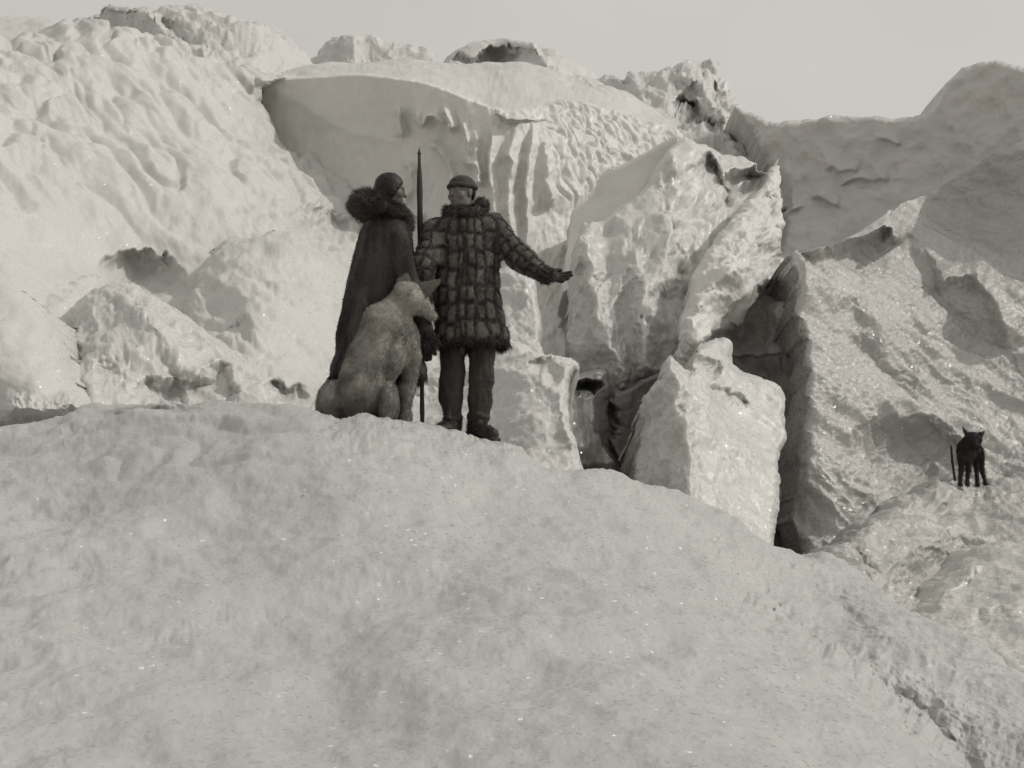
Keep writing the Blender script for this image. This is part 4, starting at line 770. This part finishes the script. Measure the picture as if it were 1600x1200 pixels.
# ------------------------------------------------------------------ sitting dog
YD = 7.62
def D(x, y, dY=0): return P(x, y, YD + dY)
dog = empty('dog', D(572, 676)); tag(dog, 'large grey dog sitting with its back to the viewer beside the two people', 'dog', 'dogs on the ice')
dg = Sh()
dg.ell(D(566, 612, .0), (.155, .19, .20), k=.08).ell(D(585, 560, .04), (.168, .17, .20), axes((.1, 1, 0), (.32, 0, 1)), k=.08)
dg.ell(D(600, 515, .08), (.150, .15, .15), axes((.1, 1, 0), (.4, 0, 1)), k=.08).ell(D(588, 497, .03), (.075, .10, .065), axes((.1, 1, 0), (.5, 0, 1)), k=.035).ell(D(618, 560, -.02), (.05, .09, .14), axes((.1, 1, 0), (.25, 0, 1)), k=.03).ell(D(568, 560, -.03), (.05, .09, .13), axes((.1, 1, 0), (.35, 0, 1)), k=.03)
dg.ell(D(634, 535, .14), (.085, .13, .17), axes((.1, 1, 0), (-.05, 0, 1)), k=.06)
dg.cap(D(606, 500, .08), D(633, 468, .10), .115, .078, .05)
dhf = _n((.80, .50, -.32)); DA = axes(dhf); dh = D(640, 462, .10)
dg.ell(dh, (.092, .105, .088), DA, .05).ell(dh + DA[1] * .09 - DA[2] * .03, (.052, .09, .045), DA, .05).cap(dh + DA[1] * .08 - DA[2] * .03, dh + DA[1] * .20 - DA[2] * .055, .042, .028, .02)
dg.ell(dh + DA[0] * .055 + DA[1] * .01 - DA[2] * .05, (.06, .06, .06), DA, .05).ell(dh - DA[0] * .055 + DA[1] * .01 - DA[2] * .05, (.06, .06, .06), DA, .05)
dg.ell(D(521, 633, .02), (.088, .17, .155), axes((.2, 1, 0), (.12, 0, 1)), k=.03).ell(D(606, 632, .0), (.064, .17, .150), axes((-.1, 1, 0), (.0, 0, 1)), k=.02)
dg.cap(D(520, 668, .05), D(514, 672, .28), .05, .035, .04).cap(D(612, 672, .08), D(614, 676, .30), .045, .035, .04)
dg.chain([D(642, 560, .16), D(637, 605, .19), D(633, 650, .20), D(632, 670, .20)], [.065, .042, .031, .033], .04); dg.cap(D(632, 669, .20), D(636, 671, .28), .033, .028, .02)
dg.chain([D(596, 560, .22), D(598, 610, .25), D(599, 672, .26)], [.06, .04, .03], .04)
dg.chain([D(560, 668, -.05), D(540, 676, .1), D(505, 676, .12)], [.05, .05, .035], .04)
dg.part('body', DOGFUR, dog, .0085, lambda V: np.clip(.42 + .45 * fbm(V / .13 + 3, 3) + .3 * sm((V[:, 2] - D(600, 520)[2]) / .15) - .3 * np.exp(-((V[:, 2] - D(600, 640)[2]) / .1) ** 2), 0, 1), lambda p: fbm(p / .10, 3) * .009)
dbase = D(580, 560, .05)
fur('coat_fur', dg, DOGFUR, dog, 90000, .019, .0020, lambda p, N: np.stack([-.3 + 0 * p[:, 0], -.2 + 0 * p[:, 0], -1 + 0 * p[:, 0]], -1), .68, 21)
for sx, tip in ((1, D(689, 437, .06)), (-1, D(636, 428, .12))):
    e = Sh(); bs = (D(664, 452, .08) if sx > 0 else D(632, 441, .12)); ed = tip - bs; ln = np.linalg.norm(ed); EA = axes(ed, (0, 1, .3))
    def ef(p, bs=bs, EA=EA, ln=ln):
        q = (p - bs) @ EA.T; t = q[:, 1] / ln; w_ = .048 * np.clip(1 - np.clip(t, 0, 1), 0, 1) ** .8 + .003; w_ = np.where(t < 0, .05, w_)
        return np.maximum(np.maximum(np.hypot(q[:, 0] / 1.0, q[:, 2] * 2.2) - w_, -q[:, 1] - .03), q[:, 1] - ln) * .7
    e.fn(ef, bs - .06, bs + .06); e._b([tip], .03); e.part('ear', DOGFUR, dog, .006, lambda V: np.full(len(V), .0)); fur('ear_fur', e, DOGFUR, dog, 700, .015, .0025, tuple(_n(ed)), .7, 22)
ns = Sh(); ns.ell(dh + DA[1] * .228 - DA[2] * .05, (.016, .014, .013), DA); ns.part('nose', LEATHER, dog, .004, tn())

# ------------------------------------------------------------------ black dog on the far ridge, and the stick beside it
YS = 13.9; q_ = YS / F
def S_(x, y, dY=0): return P(x, y, YS + dY)
sd_ = empty('dog', S_(1520, 758)); tag(sd_, 'small black dog standing on the ice ridge at the far right', 'dog', 'dogs on the ice')
g = Sh(); g.ell(S_(1511, 703, -.12), (.098, .13, .115), k=.06).ell(S_(1521, 706, .18), (.085, .16, .10), k=.08).cap(S_(1512, 705, -.1), S_(1521, 706, .2), .092, .09, .06)
g.cap(S_(1512, 700, -.1), S_(1520, 688, -.2), .085, .08, .05).ell(S_(1520, 686, -.22), (.085, .095, .078), k=.04).cap(S_(1522, 690, -.26), S_(1527, 697, -.38), .045, .032, .03)
for (x, dy, x2, x3) in ((1503, -.18, 1502, 1500), (1513, -.16, 1513, 1511), (1524, .18, 1526, 1527), (1531, .24, 1534, 1540)):
    g.chain([S_(x, 712, dy), S_(x2, 734, dy + .02), S_(x3, 755, dy - .01)], [.050, .024, .018], .03); g.cap(S_(x3, 756, dy - .01), S_(x3 + 1, 757, dy - .06), .023, .019, .01)
g.part('body', BLACKFUR, sd_, .009, lambda V: np.clip(.25 + .2 * fbm(V / .1, 2) + 1.2 * np.exp(-(np.linalg.norm((V - S_(1516, 715, -.2)) / [.07, .2, .05], axis=1)) ** 2), 0, 1)); fur('coat_fur', g, BLACKFUR, sd_, 6000, .028, .004, (0, 0, -1), .65, 31)
for bs, tip in ((S_(1512, 681, -.22), S_(1504, 667, -.22)), (S_(1528, 682, -.22), S_(1538, 674, -.24))):
    e = Sh(); e.chain([bs, bs * .5 + tip * .5, tip], [.036 if tip[0] > bs[0] else .026, .026 if tip[0] > bs[0] else .016, .006], .02); e.part('ear', BLACKFUR, sd_, .006, tn())
stk = Sh(); stk.chain([S_(1486, 697, -.1), S_(1488, 722, -.1), S_(1492, 750, -.1)], [.012, .014, .013], .01)
stick = stk.mesh(.005); so = mesh_obj('stick', stick[0], stick[1], WOOD, base=S_(1492, 750, -.1), cols=np.full(len(stick[0]), .2)); tag(so, 'short dark stick stuck upright in the ice beside the black dog', 'stick')
print('verts', sum(len(o.data.vertices) for o in bpy.data.objects if o.type == 'MESH'))
